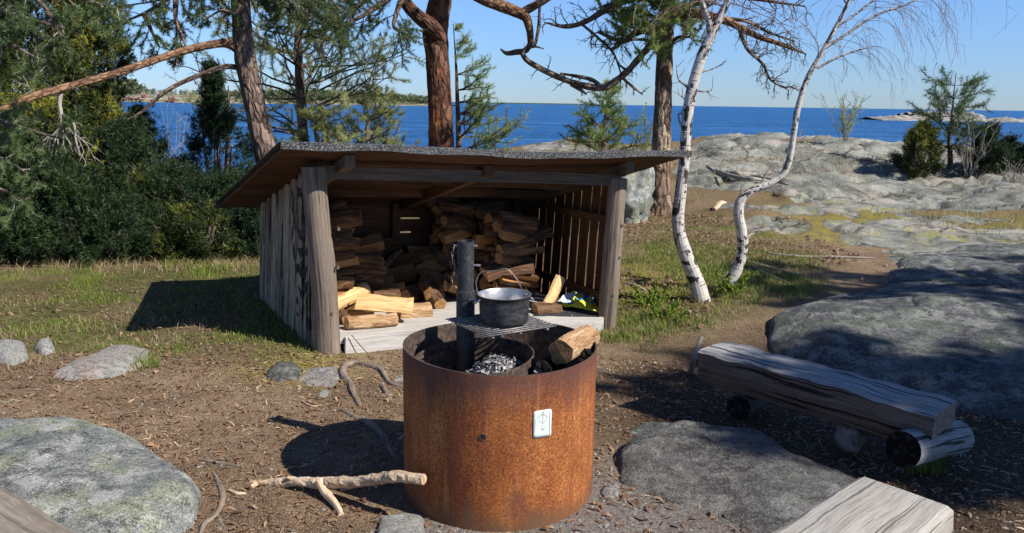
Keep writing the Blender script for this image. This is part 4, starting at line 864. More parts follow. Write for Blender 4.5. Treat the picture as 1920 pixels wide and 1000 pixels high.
for p in b_o.data.polygons: pass
es = b_o.modifiers.new('e', 'EDGE_SPLIT'); es.split_angle = R(35)
# the round hole: a dark socket with a raised rim, its place on the front
def onbarrel(px, py, off=0.):
    d = ray(px, py); o = A3(0, 0, H0); dx, dy = d[0], d[1]; ox, oy = o[0]-BC[0], o[1]-BC[1]; r_ = BR+off
    a = dx*dx+dy*dy; b = 2*(ox*dx+oy*dy); c_ = ox*ox+oy*oy-r_*r_; t = (-b-math.sqrt(b*b-4*a*c_))/(2*a); return o+d*t
hp = onbarrel(905, 820); hn = nrm(A3(hp[0]-BC[0], hp[1]-BC[1], 0))
mb = MB(); ang = np.linspace(0, 2*np.pi, 20, endpoint=False); hu = nrm(np.cross((0, 0, 1), hn))
tube(mb, [hp+hn*.0012+(hu*math.cos(a)+A3(0, 0, 1)*math.sin(a))*.0125 for a in np.r_[ang, 0]], .0016, 6); ho = mb.build('drain_hole', 'inner_rust', bar, smooth=True)
mb = MB(); tube(mb, [hp-hn*.002, hp+hn*.0016], .012, 20, 0); mb.build('hole_opening', 'black_paint', ho)
# plate
z1, z0 = onbarrel(1016, 769)[2], onbarrel(1016, 820)[2]; aL = math.atan2(*(onbarrel(999.5, 795)-BC)[[1, 0]]); aR = math.atan2(*(onbarrel(1033, 793)-BC)[[1, 0]])
def plp(s0, t0, off=.0025): a = aL+(aR-aL)*s0; return A3(BC[0]+(BR+off)*math.cos(a), BC[1]+(BR+off)*math.sin(a), z0+(z1-z0)*t0)
mb = MB(); npx = 12; cr_ = .13
outl = []
for cx, cy, a0 in ((1-cr_, 1-cr_*.68, 0), (cr_, 1-cr_*.68, 90), (cr_, cr_*.68, 180), (1-cr_, cr_*.68, 270)):
    for k in range(5): a = R(a0+k*22.5); outl.append((cx+cr_*math.cos(a), cy+cr_*.68*math.sin(a)))
cen = (.5, .5); vs = [plp(.5, .5)]; fs = []
for q in range(1, 5):
    for (x, y) in outl: vs.append(plp(.5+(x-.5)*q/4, .5+(y-.5)*q/4))
m_ = len(outl)
for i in range(m_): fs.append((0, 1+(i+1) % m_, 1+i))
for q in range(3):
    for i in range(m_): a = 1+q*m_; fs.append((a+i, a+(i+1) % m_, a+m_+(i+1) % m_, a+m_+i))
mb.add(vs, fs, [[(0, 0)]*len(f) for f in fs], .5); pl = mb.build('sticker', 'plate_white', bar, smooth=True); pl['label'] = 'small white sticker with a pen-drawn face and compass scribble'
md = pl.modifiers.new('s', 'SOLIDIFY'); md.thickness = .0012
mb = MB()
def ink(pts, w_=.0011): tube(mb, [plp(x, y, .0032) for x, y in pts], w_, 4)
ink([(.5+.24*math.cos(a), .68+.17*math.sin(a)) for a in np.linspace(0.2, 6.0, 20)], .0008); ink([(.5, .88), (.5, .52)]); ink([(.38, .80), (.62, .80)], .0008); ink([(.34, .62), (.44, .56), (.5, .52), (.56, .56), (.66, .62)]); ink([(.5, .95), (.44, .88)]); ink([(.5, .95), (.57, .88)])
ink([(.42, .46), (.5, .42), (.58, .46)]); ink([(.40, .38), (.46, .33), (.5, .26), (.54, .33), (.62, .38)], .0014); ink([(.88, .95), (.9, .06)], .0013); ink([(.1, .5), (.14, .7), (.28, .86)], .0007); ink([(.28, .72), (.36, .76)]); ink([(.64, .76), (.72, .72)])
ink([(.3, .6), (.22, .7), (.24, .82)], .0007); ink([(.7, .6), (.78, .7), (.76, .82)], .0007)
mb.build('pen_drawing', 'ink', pl)
# inner fire ring, ash
RC = A3(-.155, 3.27, 0)
mb = MB(); shell(mb, RC, .252, .247, .42, .575, 100, lambda a: .022*math.cos(a-.3)); ir = mb.build('fire_ring', ['inner_rust', 'inner_rust'], bar, smooth=True); ir.modifiers.new('e', 'EDGE_SPLIT').split_angle = R(35)
mb = MB(); vs = [BC+A3(0, 0, .43)]; n1, n2 = 18, 60
for i in range(1, n1+1):
    for j in range(n2):
        a = 2*math.pi*j/n2; r_ = (BR-TH-.001)*i/n1; x, y = BC[0]+r_*math.cos(a), BC[1]+r_*math.sin(a)
        hh = .415+.10*math.exp(-((x-RC[0]-.12)**2+(y-RC[1]-.10)**2)/.02)+.014*float(fbm(x*30, y*30, 0, 3, 4)); vs.append((x, y, hh))
fs = [(0, 1+j, 1+(j+1) % n2) for j in range(n2)]
for i in range(n1-1):
    for j in range(n2): a = 1+i*n2; fs.append((a+j, a+n2+j, a+n2+(j+1) % n2, a+(j+1) % n2))
mb.add(vs, fs, [[(0, 0)]*len(f) for f in fs], .5); mb.build('ash_bed', 'ash', bar)
V = []
for k in range(420):
    x, y = RC[0]+.10+random.gauss(0, .07), RC[1]+.08+random.gauss(0, .07)
    if math.hypot(x-RC[0], y-RC[1]) > .235: continue
    z = .42+.10*math.exp(-((x-RC[0]-.12)**2+(y-RC[1]-.10)**2)/.02)+.012; c_ = A3(x, y, z)
    o_ = [c_+rv3(.010) for _ in range(4)]; V += [o_[0], o_[1], o_[2], o_[0], o_[2], o_[3], o_[0], o_[3], o_[1], o_[1], o_[3], o_[2]]
V = np.array(V); o = npmesh('ash_flakes', V, np.arange(len(V)).reshape(-1, 3), 'ash', bar, None, None); o['kind'] = 'stuff'
# grate on its post
gt = thing('grill_grate', 'sooty swivel grill grate on a black pipe post over the fire barrel', 'grill', (BC[0], BC[1], .5))
ga, gb, gc = G(836, 599, .70), G(908, 632, .70), G(1043, 611, .70); gd = ga+gc-gb
mb = MB(); nbar = 13
for i in range(nbar+1):
    t = i/nbar; a, b = lerp(ga, gb, t), lerp(gd, gc, t); tube(mb, [a, lerp(a, b, .5), b], .0036, 6, random.random())
go = mb.build('grate_bars', 'iron_bar', gt, smooth=True)
mb = MB()
for t in (.12, .5, .88): a, b = lerp(ga, gd, t), lerp(gb, gc, t); tube(mb, [a-A3(0, 0, .011), b-A3(0, 0, .011)], .006, 6)
mb.build('cross_bars', 'iron_bar', gt, smooth=True)
PPt = P(873, 520, 3.46); px_, py_ = PPt[0], PPt[1]; ptop = P(874, 452, 3.46)[2]
mb = MB(); shell(mb, A3(px_, py_, 0), .0355, .031, .42, ptop, 40); pi_ = mb.build('pipe', ['sooty_steel', 'sooty_steel'], gt, smooth=True); pi_.modifiers.new('e', 'EDGE_SPLIT').split_angle = R(35)
zs = P(873, 545, 3.46)[2]; mb = MB(); shell(mb, A3(px_, py_, 0), .040, .036, .42, zs, 40); sv = mb.build('pipe_sleeve', ['sooty_steel', 'iron_bar'], gt, smooth=True); sv.modifiers.new('e', 'EDGE_SPLIT').split_angle = R(35)
for (dx, dz) in ((-.040, ptop-.02), (.038, ptop-.02), (.05, P(873, 497, 3.46)[2])):
    mb = MB(); e = .016 if abs(dx) < .045 else .03
    s_ = 1 if dx > 0 else -1; x0 = px_+s_*.034; tube(mb, [A3(x0, py_-.005, dz), A3(x0+s_*e, py_-.008, dz)], .005, 8); mb.build('bolt', 'aluminium', gt)
mb = MB(); zc = ptop-.035; k = 0
while zc > ptop-.21:
    c_ = A3(px_-.05-.006*math.sin(k), py_-.01, zc); a2 = (0 if k % 2 else math.pi/2); ex = A3(math.cos(a2), math.sin(a2), 0)
    tube(mb, [c_+ex*.005*math.cos(t)+A3(0, 0, .011)*math.sin(t) for t in np.linspace(0, 2*np.pi, 9)], .0018, 5); zc -= .018; k += 1
mb.build('chain', 'wire', gt, smooth=True)
mb = MB(); e_ = A3(px_+.02, py_-.02, .685); tube(mb, [e_, lerp(e_, gb, .5)-A3(0, 0, .01), lerp(gb, gc, .25)-A3(0, 0, .012)], .009, 8); tube(mb, [A3(px_, py_, .52), lerp(ga, gc, .5)-A3(0, 0, .02)], .008, 8)
mb.build('support_arm', 'sooty_steel', gt, smooth=True)
# pot
pc = P(945, 606, 3.335); pcx, pcy = pc[0], pc[1]; pz = .7065; ph_, pr_ = .115, .107
pot = thing('cooking_pot', 'dented sooty pot with a wire bail handle, standing on the grill grate', 'pot', (pcx, pcy, pz))
def lathe(mb, c, prof, n=48, m=None):
    K = len(prof); vs = []
    for i in range(n):
        a = 2*math.pi*i/n
        for r_, z_ in prof: vs.append((c[0]+r_*math.cos(a), c[1]+r_*math.sin(a), c[2]+z_))
    fs = []; mm = []
    for i in range(n):
        i2 = (i+1) % n
        for k in range(K-1): fs.append((i*K+k, i2*K+k, i2*K+k+1, i*K+k+1)); mm.append(m[k] if m else 0)
    mb.add(vs, fs, [[(0, 0)]*4]*len(fs), .5, mm)
mb = MB(); prof = [(.001, 0), (.085, 0), (.097, .004), (.101, .012), (.103, .05), (.105, .100), (.108, .113), (.1115, .116), (.112, .1195), (.108, .1195), (.103, .113), (.099, .05), (.096, .010), (.001, .008)]
lathe(mb, A3(pcx, pcy, pz), prof, 64, [0]*8+[1]*6); po = mb.build('pot_body', ['pot_outside', 'aluminium'], pot, smooth=True); po.modifiers.new('e', 'EDGE_SPLIT').split_angle = R(50)
for a in (R(197), R(25)):
    mb = MB(); c_ = A3(pcx, pcy, pz)+A3(math.cos(a), math.sin(a), 0)*.108; tn_ = A3(-math.sin(a), math.cos(a), 0); ou = A3(math.cos(a), math.sin(a), 0)
    pts, rd = smooth_path([c_+tn_*.03+A3(0, 0, .108), c_+tn_*.026+ou*.014+A3(0, 0, .098), c_+ou*.02+A3(0, 0, .086), c_-tn_*.026+ou*.014+A3(0, 0, .088), c_-tn_*.03+A3(0, 0, .1)], None, 5); tube(mb, pts, .0038, 7); mb.build('side_handle', 'aluminium', pot, smooth=True)
hL, hR = P(896, 548, 3.34), P(985, 556, 3.36); mb = MB()
pts, rd = smooth_path([hL-A3(0, 0, .012), P(893, 528, 3.34), P(901, 512, 3.34), P(925, 508, 3.34), P(945, 504, 3.34), P(960, 512, 3.34), P(973, 530, 3.34), P(980, 547, 3.35), hR], None, 10)
tw = np.linspace(0, 26, len(pts))
tube(mb, pts+np.c_[.002*np.cos(tw), 0*tw, .002*np.sin(tw)], .0015, 5); tube(mb, pts-np.c_[.003*np.cos(tw*.7), 0*tw, .003*np.sin(tw*.7)], .0013, 5)
for c_ in (hL-A3(0, 0, .01), hR): tube(mb, [c_+A3(.009*math.cos(t), 0, .012*math.sin(t)) for t in np.linspace(0, 9, 16)], .0013, 5)
mb.build('bail_handle', 'wire', pot, smooth=True)
# logs on the rim
l0, l1 = P(1050, 661, 3.13), P(1104, 630, 3.42)
firewood(l0, l1, .052, 'round', 'thick bark-covered log resting across the rim of the fire barrel', 'logs in the fire barrel', 0, 'log_bark', end='dark_end')
firewood(P(1100, 672, 3.18), P(1128, 650, 3.42)-A3(.07, 0, .02), .030, 'round', 'charred black log under the thick log on the barrel rim', 'logs in the fire barrel', 0, 'charred_wood', 'charred_wood', 'charred_wood')
firewood(P(1018, 690, 3.13)-A3(0, 0, .0), P(1050, 662, 3.36)-A3(0, 0, .03), .03, 'half', 'dark half-burnt log inside the barrel below the thick log', 'logs in the fire barrel', 1.0, 'charred_wood', 'charred_wood', 'charred_wood')
# ================================================================ LOG BENCHES
def slabsec(w_, h_, n=5):
    return [(-w_/2, h_*.5-.012, 1), (-w_/2+.02, h_*.5, 0), (0, h_*.5+.004, 0), (w_/2-.02, h_*.5, 0), (w_/2, h_*.5-.012, 1), (w_/2+.004, 0, 1), (w_/2-.02, -h_*.38, 1), (w_*.22, -h_*.5, 1), (-w_*.22, -h_*.5, 1), (-w_/2+.02, -h_*.38, 1), (-w_/2-.004, 0, 1)]
def bench_log(p0, p1, w_, h_, top, side, end, seg=26, jit=.016, bend=-.012, seed=0, roll=0, taper=1.):
    mb = MB(); prism(mb, p0, p1, slabsec(w_, h_), r=.4, side=1, cap=2, seg=seg, jit=jit, bend=bend, seed=seed, taper=taper); return mb
bn = thing('log_bench', 'long split grey log bench in tree shade, right of the fire barrel', 'bench', G(1560, 790))
b0, b1 = P(1335, 675, 4.33), P(1770, 790, 3.50)
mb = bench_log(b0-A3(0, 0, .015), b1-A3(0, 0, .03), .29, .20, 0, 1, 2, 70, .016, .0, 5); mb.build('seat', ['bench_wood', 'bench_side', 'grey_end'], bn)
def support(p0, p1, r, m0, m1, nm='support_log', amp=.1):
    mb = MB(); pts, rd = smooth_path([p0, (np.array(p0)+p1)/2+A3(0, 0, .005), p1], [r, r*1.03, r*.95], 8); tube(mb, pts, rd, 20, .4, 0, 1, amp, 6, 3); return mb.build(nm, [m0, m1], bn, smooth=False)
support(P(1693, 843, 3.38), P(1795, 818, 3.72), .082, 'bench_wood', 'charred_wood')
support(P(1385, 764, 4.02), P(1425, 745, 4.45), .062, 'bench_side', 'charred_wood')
pb = thing('log_bench', 'pale sunlit thick log bench at the bottom right corner', 'bench', G(1600, 1100))
def gA(px, py, z): return G(px, py, z)
cA = (gA(1600, 897, .36)+gA(1795, 946, .36))/2; dirn = nrm(gA(1600, 897, .36)-gA(1425, 1003, .36)); cB = cA-dirn*1.35
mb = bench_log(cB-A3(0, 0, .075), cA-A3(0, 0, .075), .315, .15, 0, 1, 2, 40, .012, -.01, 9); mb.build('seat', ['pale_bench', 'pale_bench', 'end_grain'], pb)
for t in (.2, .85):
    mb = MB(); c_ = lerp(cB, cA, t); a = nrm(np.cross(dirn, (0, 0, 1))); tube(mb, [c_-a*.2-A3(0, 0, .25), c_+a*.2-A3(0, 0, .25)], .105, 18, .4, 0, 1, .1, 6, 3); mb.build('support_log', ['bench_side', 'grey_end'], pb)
lb = thing('log_bench', 'end of a grey-brown plank bench cutting across the bottom left corner', 'bench', G(60, 1100))
a1, a2 = G(-90, 845, .40), G(235, 1035, .40); d_ = nrm(a2-a1); pr = nrm(np.cross(d_, (0, 0, 1))); 
mb = bench_log(a1-d_*.6+pr*.16-A3(0, 0, .07), a2+d_*.35+pr*.16-A3(0, 0, .07), .30, .13, 0, 1, 2, 40, .01, .0, 12); mb.build('seat', ['bench_corner', 'bench_corner', 'grey_end'] if 'bench_corner' in MT else ['weathered_boards', 'weathered_boards', 'grey_end'], lb)
for t in (.1, .9):
    mb = MB(); c_ = lerp(a1-d_*.5, a2+d_*.25, t)+pr*.16; tube(mb, [c_-pr*.15-A3(0, 0, .26), c_+pr*.13-A3(0, 0, .26)], .12, 18, .4, 0, 1, .1, 6, 3); mb.build('support_log', ['bench_side', 'grey_end'], lb)
# ================================================================ BRANCHES, ROOTS, STICKS ON THE GROUND
mb = MB()
pts, rd = smooth_path([P(455, 908, 3.28), P(520, 906, 3.24), P(560, 903, 3.2), P(600, 905, 3.17), P(680, 902, 3.08), P(740, 894, 3.0), P(795, 899, 2.94)], [.012, .021, .019, .025, .023, .023, .020], 16); tube(mb, pts, rd, 20, .5, 0, 0, .38, 42, 2)
pts, rd = smooth_path([P(600, 902, 3.16), P(612, 925, 3.12), P(628, 945, 3.06), P(640, 966, 3.0)], [.024, .019, .016, .013], 6); tube(mb, pts, rd, 10, .9, 0, 0, .2, 14, 3)
for a, b in (((545, 905), (542, 895)), ((700, 905), (706, 912)), ((655, 912), (640, 918)), ((480, 908), (470, 914)), ((610, 905), (600, 920))): tube(mb, [P(*a, 3.23), P(*b, 3.2)], [.014, .008], 7, .3, 0, 0, .2, 14, 3)
props(mb.build('fallen_branch', 'bare_branch'), 'barkless forked branch lying on the soil, its tip touching the fire barrel', 'branch')
def groundstick(name, label, cat, pxs, rad, mat, lift=.0, k=10, amp=.5, sides=11, group=None, zs=None, extra=None):
    mb = MB(); ps = [gph(*q) for q in pxs]
    for i, p in enumerate(ps): p[2] += lift+(zs[i] if zs else 0)
    pts, rd = smooth_path(ps, rad, k); tube(mb, pts, rd, sides, .5, 0, 0, amp, 14, 3)
    for e, r2 in (extra or []):
        ps = [gph(*q) for q in e]; 
        for p in ps: p[2] += lift
        pts, rd = smooth_path(ps, r2, k); tube(mb, pts, rd, 7, .5, 0, 0, amp, 14, 4)
    return props(mb.build(name, mat), label, cat, group)
RG = 'roots showing on the trampled soil'
groundstick('root', 'thick curled root running down from the flat stone by the left post', 'root', [(668, 684), (648, 690), (643, 705), (655, 722), (664, 745), (676, 768)], [.018, .028, .028, .024, .02, .012], 'root_wood', .0, group=RG)
groundstick('root', 'dark root arching right toward the fire barrel', 'root', [(672, 686), (700, 692), (715, 700), (730, 720), (748, 728), (775, 730)], [.016, .02, .018, .015, .013, .012], 'root_wood', .002, group=RG)
groundstick('root', 'short straight grey root between the curled root and the barrel', 'root', [(716, 725), (724, 742), (735, 760)], [.012, .016, .01], 'root_wood', --.001, group=RG)
groundstick('root', 'root crossing the shadow of the fire barrel', 'root', [(640, 775), (670, 790), (700, 810), (725, 840), (745, 870)], [.012, .018, .018, .016, .012], 'root_wood', -.003, group=RG)
groundstick('root', 'pale winding root at the bottom beside the big boulder', 'root', [(398, 890), (410, 915), (418, 945), (405, 975), (385, 990), (375, 1010)], [.006, .012, .014, .014, .012, .01], 'root_wood', -.003, group=RG, extra=[([(405, 975), (420, 1000)], [.01, .008])])
groundstick('root', 'thin straight root on the soil between boulder and forked branch', 'root', [(375, 868), (400, 872), (430, 880), (455, 884)], [.006, .009, .008, .004], 'root_wood', .003, group=RG)
groundstick('stick', 'small crooked stick lying below the forked branch', 'stick', [(430, 930), (445, 936), (462, 940)], [.006, .008, .006], 'bare_branch', .006, group='loose sticks')
groundstick('stick', 'thin pale twig lying above the barrel shadow', 'stick', [(566, 758), (585, 767), (603, 766)], [.003, .004, .003], 'bare_branch', .006, group='loose sticks')
mb = MB(); tube(mb, smooth_path([gph(1295, 700), P(1302, 668, 5.05), P(1316, 632, 5.1)], None, 5)[0], np.linspace(.02, .012, 11), 8, .5, 0, 0, .2, 14)
props(mb.build('stick', 'dead_wood'), 'short stick leaning upright at the left end of the split log bench', 'stick', 'loose sticks')
for lst, rd_, lab in [([(1325, 330), (1350, 340), (1380, 350), (1420, 352), (1478, 368)], [.03, .055, .06, .05, .015], 'thick grey fallen branch on the rocks behind the forked birch'),
                      ([(1340, 345), (1380, 356), (1410, 362), (1440, 360)], [.02, .04, .035, .015], 'second dead branch lying just in front of the thick one on the rocks')]:
    groundstick('fallen_branch', lab, 'branch', lst, rd_, 'dead_wood', .12, group='dead branches on the rock', extra=[([(1430, 352), (1450, 362), (1470, 372)], [.02, .014, .006])])
groundstick('fallen_branch', 'thin grey branch lying across the grass right of the birches', 'branch', [(1400, 492), (1430, 500), (1470, 512), (1500, 520)], [.008, .014, .012, .005], 'dead_wood', .012, group='dead branches on the grass', extra=[([(1410, 500), (1440, 520), (1480, 535)], [.012, .012, .005])])
groundstick('fallen_branch', 'long pale branch lying behind the forked birch on the leaf litter', 'branch', [(1440, 478), (1500, 484), (1560, 486), (1640, 487)], [.01, .013, .012, .006], 'dead_wood', .015, group='dead branches on the grass')
groundstick('fallen_branch', 'short dark branch in the grass beside the right shelter post', 'branch', [(1170, 532), (1190, 537), (1212, 548)], [.01, .016, .012], 'dead_wood', .015, group='dead branches on the grass')
groundstick('bark_piece', 'pale strip of bark lying between the two birch trunks', 'bark', [(1338, 402), (1352, 398), (1372, 394)], [.03, .05, .02], 'bare_branch', .01)
# ================================================================ TREES
def branchpart(name, root, ptlist, rads, mat, k=7, sides=10, amp=.15, m=0):
    mb = MB(); pts, rd = smooth_path(ptlist, rads, k); tube(mb, pts, rd, sides, random.random(), 0, None, amp, 7, 5); return mb, pts, rd
def crown_cloud(tf, mb, c, rad, n, tsize, stub=.12):
    for i in range(n):
        d = nrm(rv3()); q = c+d*rad*random.random()**.5; tf.add(q, d+A3(0, 0, .4), tsize*random.uniform(.8, 1.2))
def addtwigs(mb, tf, pts, rd, n, L, t0=.2, depth=1, up=.2, kids=5, tsize=.06, droop=0., r=.008, t1=1., wob=.25, tstart=.3, kl=.5):
    for i in range(n):
        t = t0+(t1-t0)*(i+random.random())/n; q, dd = interp_path(pts, t); side = nrm(np.cross(dd, rv3()))
        twig(mb, tf, q, nrm(side+dd*.5+A3(0, 0, up-droop)), L*random.uniform(.6, 1.2), r, depth, up, kids, tsize, tstart, None, 0, wob, 5, droop, kl)
# --- pine A: leaning pine at left of the shelter with long low branches
baseA = P(508, 440, 9.6); baseA[2] = gz(baseA[0], baseA[1])-.1
pa = thing('pine_tree', 'leaning dark-barked pine behind the left end of the shelter, long bare branches reaching left', 'pine tree', baseA)
mb, tA, _ = branchpart('t', pa, [baseA]+pp([(503, 320), (490, 250), (474, 180), (460, 110), (453, 40), (450, -40), (452, -160), (455, -330), (460, -520)], 9.5), [.17, .135, .125, .12, .115, .105, .10, .09, .07, .03], 'pine_bark', 8, 18, .12); mb.build('trunk', 'pine_bark', pa)
tw = MB(); tf = Tufts()
mb, p1, r1 = branchpart('b', pa, pp([(452, 98, 9.5), (425, 82, 9.4), (385, 86, 9.2), (330, 100, 9.0), (270, 120, 8.7), (200, 143, 8.4), (120, 165, 8.0), (60, 182, 7.7), (0, 208, 7.4), (-110, 250, 7.0)], 9), [.052, .048, .043, .040, .038, .037, .036, .036, .035, .03], 'o', 8, 12, .12); mb.build('branch', 'orange_branch', pa)
mb, p2, r2 = branchpart('b', pa, pp([(448, 127, 9.5), (418, 126, 9.4), (370, 143, 9.3), (325, 163, 9.2), (290, 188, 9.1), (262, 212, 9), (207, 243, 8.8)], 9), [.03, .03, .027, .024, .02, .016, .008], 'o', 8, 9, .15); mb.build('branch', 'pine_bark', pa)
addtwigs(tw, None, p2, r2, 12, .16, .2, 1, .1, 3, droop=.2, r=.005)
# dead bleached twigs hanging off the long branch
dt = MB()
pts, rd = smooth_path(pp([(116, 166, 8.0), (112, 195, 7.95), (116, 222, 7.9), (112, 245, 7.9), (100, 262, 7.9)], 8), [.02, .018, .016, .012, .006], 6); tube(dt, pts, rd, 8, .5)
for i in range(13): twig(dt, None, pts[-random.randint(2, 12)], A3(random.uniform(-1, 1), -.2, random.uniform(-.9, -.1)), random.uniform(.25, .6), .008, 1, 0, 4, droop=.35, wob=.3)
dt.build('dead_twigs', 'dead_wood', pa); dt = MB()
pts, rd = smooth_path(pp([(118, 215, 7.9), (138, 232, 7.8), (142, 262, 7.8), (150, 290, 7.8)], 8), [.012, .012, .01, .005], 6); tube(dt, pts, rd, 7, .5); addtwigs(dt, None, pts, rd, 5, .15, r=.004, droop=.3)
dt.build('dead_twigs', 'dead_wood', pa); dt = MB()
for k in range(8):
    dt = MB(); addtwigs(dt, None, p1, r1, 1, .22, .3+k*.085, 1, 0, 3, droop=.2, r=.006, t1=.34+k*.085); dt.build('dead_twig', 'dead_wood', pa)
brA = []
for lst, nt_, L_ in [([(452, -60), (400, -45), (330, -10), (270, 25), (215, 50), (160, 95)], 17, .55), ([(450, -20), (420, -10), (370, -25), (300, 0), (240, 10)], 12, .5), ([(450, -90), (360, -90), (260, -60), (190, -30), (130, 5)], 14, .55), ([(455, -30), (480, -20), (520, -25), (560, 10)], 12, .42), ([(452, 10), (440, 25), (415, 20), (380, 40)], 5, .25), ([(452, -70), (500, -60), (560, -40), (620, 0), (640, 25)], 14, .5), ([(330, -10), (330, 40), (345, 75), (350, 100)], 9, .3), ([(270, 25), (285, 60), (300, 90)], 6, .25), ([(455, -40), (440, -25), (470, 0), (480, 25)], 6, .25)]:
    mb, pb_, rb = branchpart('b', pa, pp(lst, 9.3), [.035, .025, .018, .012, .007], 'x', 6, 7); mb.build('branch', 'pine_bark', pa)
    addtwigs(tw, tf, pb_, rb, nt_, L_, .15, 1, -.05, 5, .055, .1, .006, kl=.5)
for k in range(11):   # crown above the frame
    z = random.uniform(2.9, 5.2); q, dd = interp_path(tA, .62+.36*random.random()); a = random.uniform(0, 6.28); twig(tw, tf, q, A3(math.cos(a), math.sin(a), .25), random.uniform(.8, 1.6), .02, 2, .15, 5, .08, .4, 3)
tw.build('twigs', 'twig_bark', pa); tf.build('crown', 'pine_needles', pa, 18, .0028, .8)
# --- pine at far left edge, branches into the picture
bH = A3(-5.6, 6.6, gz(-5.6, 6.6)-.1); phh = thing('pine_tree', 'pine at the far left edge, its green branches hanging in front of the junipers', 'pine tree', bH)
mb, tH, _ = branchpart('t', phh, [bH, bH+A3(.1, 0, 1.5), bH+A3(.05, .1, 3), bH+A3(.2, 0, 4.6), bH+A3(.2, 0, 6)], [.14, .12, .1, .07, .03], 'x', 8, 14); mb.build('trunk', 'pine_bark', phh)
tw = MB(); tf = Tufts()
for lst, nt_, L_ in [([(-180, -60), (-60, -10), (20, 25), (90, 45), (150, 60)], 11, .34), ([(-180, 60), (-60, 60), (0, 75), (60, 105), (95, 130)], 7, .28), ([(-180, 180), (-60, 200), (0, 225), (60, 245), (120, 262)], 10, .3), ([(-180, 330), (-80, 340), (0, 355), (40, 375)], 12, .3),
                     ([(-180, -160), (-40, -60), (60, -20), (160, 0), (230, 20)], 10, .36), ([(-180, -110), (-20, -50), (70, 0), (110, 60), (120, 95)], 6, .3), ([(-180, 250), (-60, 280), (10, 300), (50, 325)], 8, .3)]:
    mb, pb_, rb = branchpart('b', phh, pp(lst, 6.6), [.03, .022, .016, .012, .006], 'x', 6, 7); mb.build('branch', 'twig_bark', phh)
    addtwigs(tw, tf, pb_, rb, nt_, L_, .3, 1, .05, 5, .045, .02, .005, kl=.5)
for k in range(7):
    q, dd = interp_path(tH, .5+.48*random.random()); a = random.uniform(1.6, 4.6); twig(tw, tf, q, A3(math.cos(a), math.sin(a), .2), random.uniform(.8, 1.4), .02, 2, .15, 5, .08, .4, 3)
tw.build('twigs', 'dead_wood', phh); tf.build('crown', 'blue_needles', phh, 18, .0022, .8)
# --- young pines built in whorls
def whorl_pine(label, basepx, Y, toppts, r0, spread, z0, mat, barkmat='pine_bark', step=.28, tsize=.07, kids=5, K=14, width=.004, per=5, up=.12, depth=2, dens=1., shape=None, cat='pine tree', name='pine_tree', tstart=.35, azf=None, zb=None):
    b = P(basepx, 300, Y); b[2] = (gz(b[0], b[1]) if zb is None else zb)-.05
    t = thing(name, label, cat, b); mb, tp, rd = branchpart('t', t, [b]+pp(toppts, Y), [r0*1.1, r0, r0*.8, r0*.55, r0*.25, .006], 'x', 8, 12, .1); mb.build('trunk', barkmat, t)
    tw = MB(); tf = Tufts(); H_ = tp[-1][2]-b[2]; z = z0
    while z < H_-.05:
        i = np.argmin(np.abs(tp[:, 2]-b[2]-z)); q = tp[i]; f = z/H_; L = spread*(shape(f) if shape else (1-f)**.6)
        for k in range(per):
            a = random.uniform(0, 6.28) if azf is None else azf(f, k)
            if random.random() > dens: continue
            twig(tw, tf, q, A3(math.cos(a), math.sin(a), .15), L*random.uniform(.6, 1.15)+.08, max(.004, min(.02, rd[i]*.4)), depth, up, kids, tsize, tstart, None, 0, .3, 5, 0., .42)
        z += step*random.uniform(.7, 1.3)
    if tf.p: tf.add(tp[-1], A3(0, 0, 1), tsize)
    tw.build('branches', 'twig_bark', t); tf.build('crown', mat, t, K, width, .8); return t
whorl_pine('slim tangled pale green pine standing behind the left half of the shelter roof', 568, 13.2, [(568, 250), (562, 150), (560, 60), (578, 0), (575, -120), (570, -220)], .085, 1.75, 1.1, 'pale_needles', step=.24, per=5, tsize=.075, K=11, width=.003, shape=lambda f: 1.15 if f < .45 else .95*(1-f)**.5+.25)
whorl_pine('low bushy pale pine just left of the thick red pine trunk', 690, 14.2, [(690, 270), (688, 240), (700, 215), (704, 190), (708, 160)], .04, .95, .25, 'pale_needles', step=.16, per=6, tsize=.075, K=11, width=.003)
whorl_pine('low bushy pale pine between the leaning pine and the slim tangled pine', 590, 12.5, [(590, 290), (595, 270), (590, 240), (592, 225), (590, 205)], .04, .9, .3, 'pale_needles', step=.16, per=6, tsize=.07, K=11, width=.003)
whorl_pine('thin young pine right beside the thick red pine trunk', 860, 13.8, [(860, 260), (858, 200), (856, 140), (853, 90), (850, 45)], .045, 1.05, .5, 'young_needles', step=.22, per=3, tsize=.07, K=12, width=.003, up=.25, depth=1, kids=7, azf=lambda f, k: random.uniform(-1.1, 1.1), shape=lambda f: 1.25*(1-f)**.8)
whorl_pine('small green pine behind the roof between the red pine and the stripped pine', 1132, 17, [(1132, 255), (1135, 225), (1138, 200), (1142, 175), (1150, 150)], .05, .95, .25, 'young_needles', step=.17, per=5, tsize=.10, K=14, width=.004, depth=1, kids=7)
whorl_pine('young pine standing on the rocks at the far right', 1782, 17, [(1782, 300), (1780, 260), (1785, 220), (1788, 180), (1792, 142)], .05, .72, .5, 'blue_needles', step=.19, per=5, tsize=.10, K=14, width=.0038, depth=1, kids=6, shape=lambda f: .6+.5*math.sin(f*3.1))
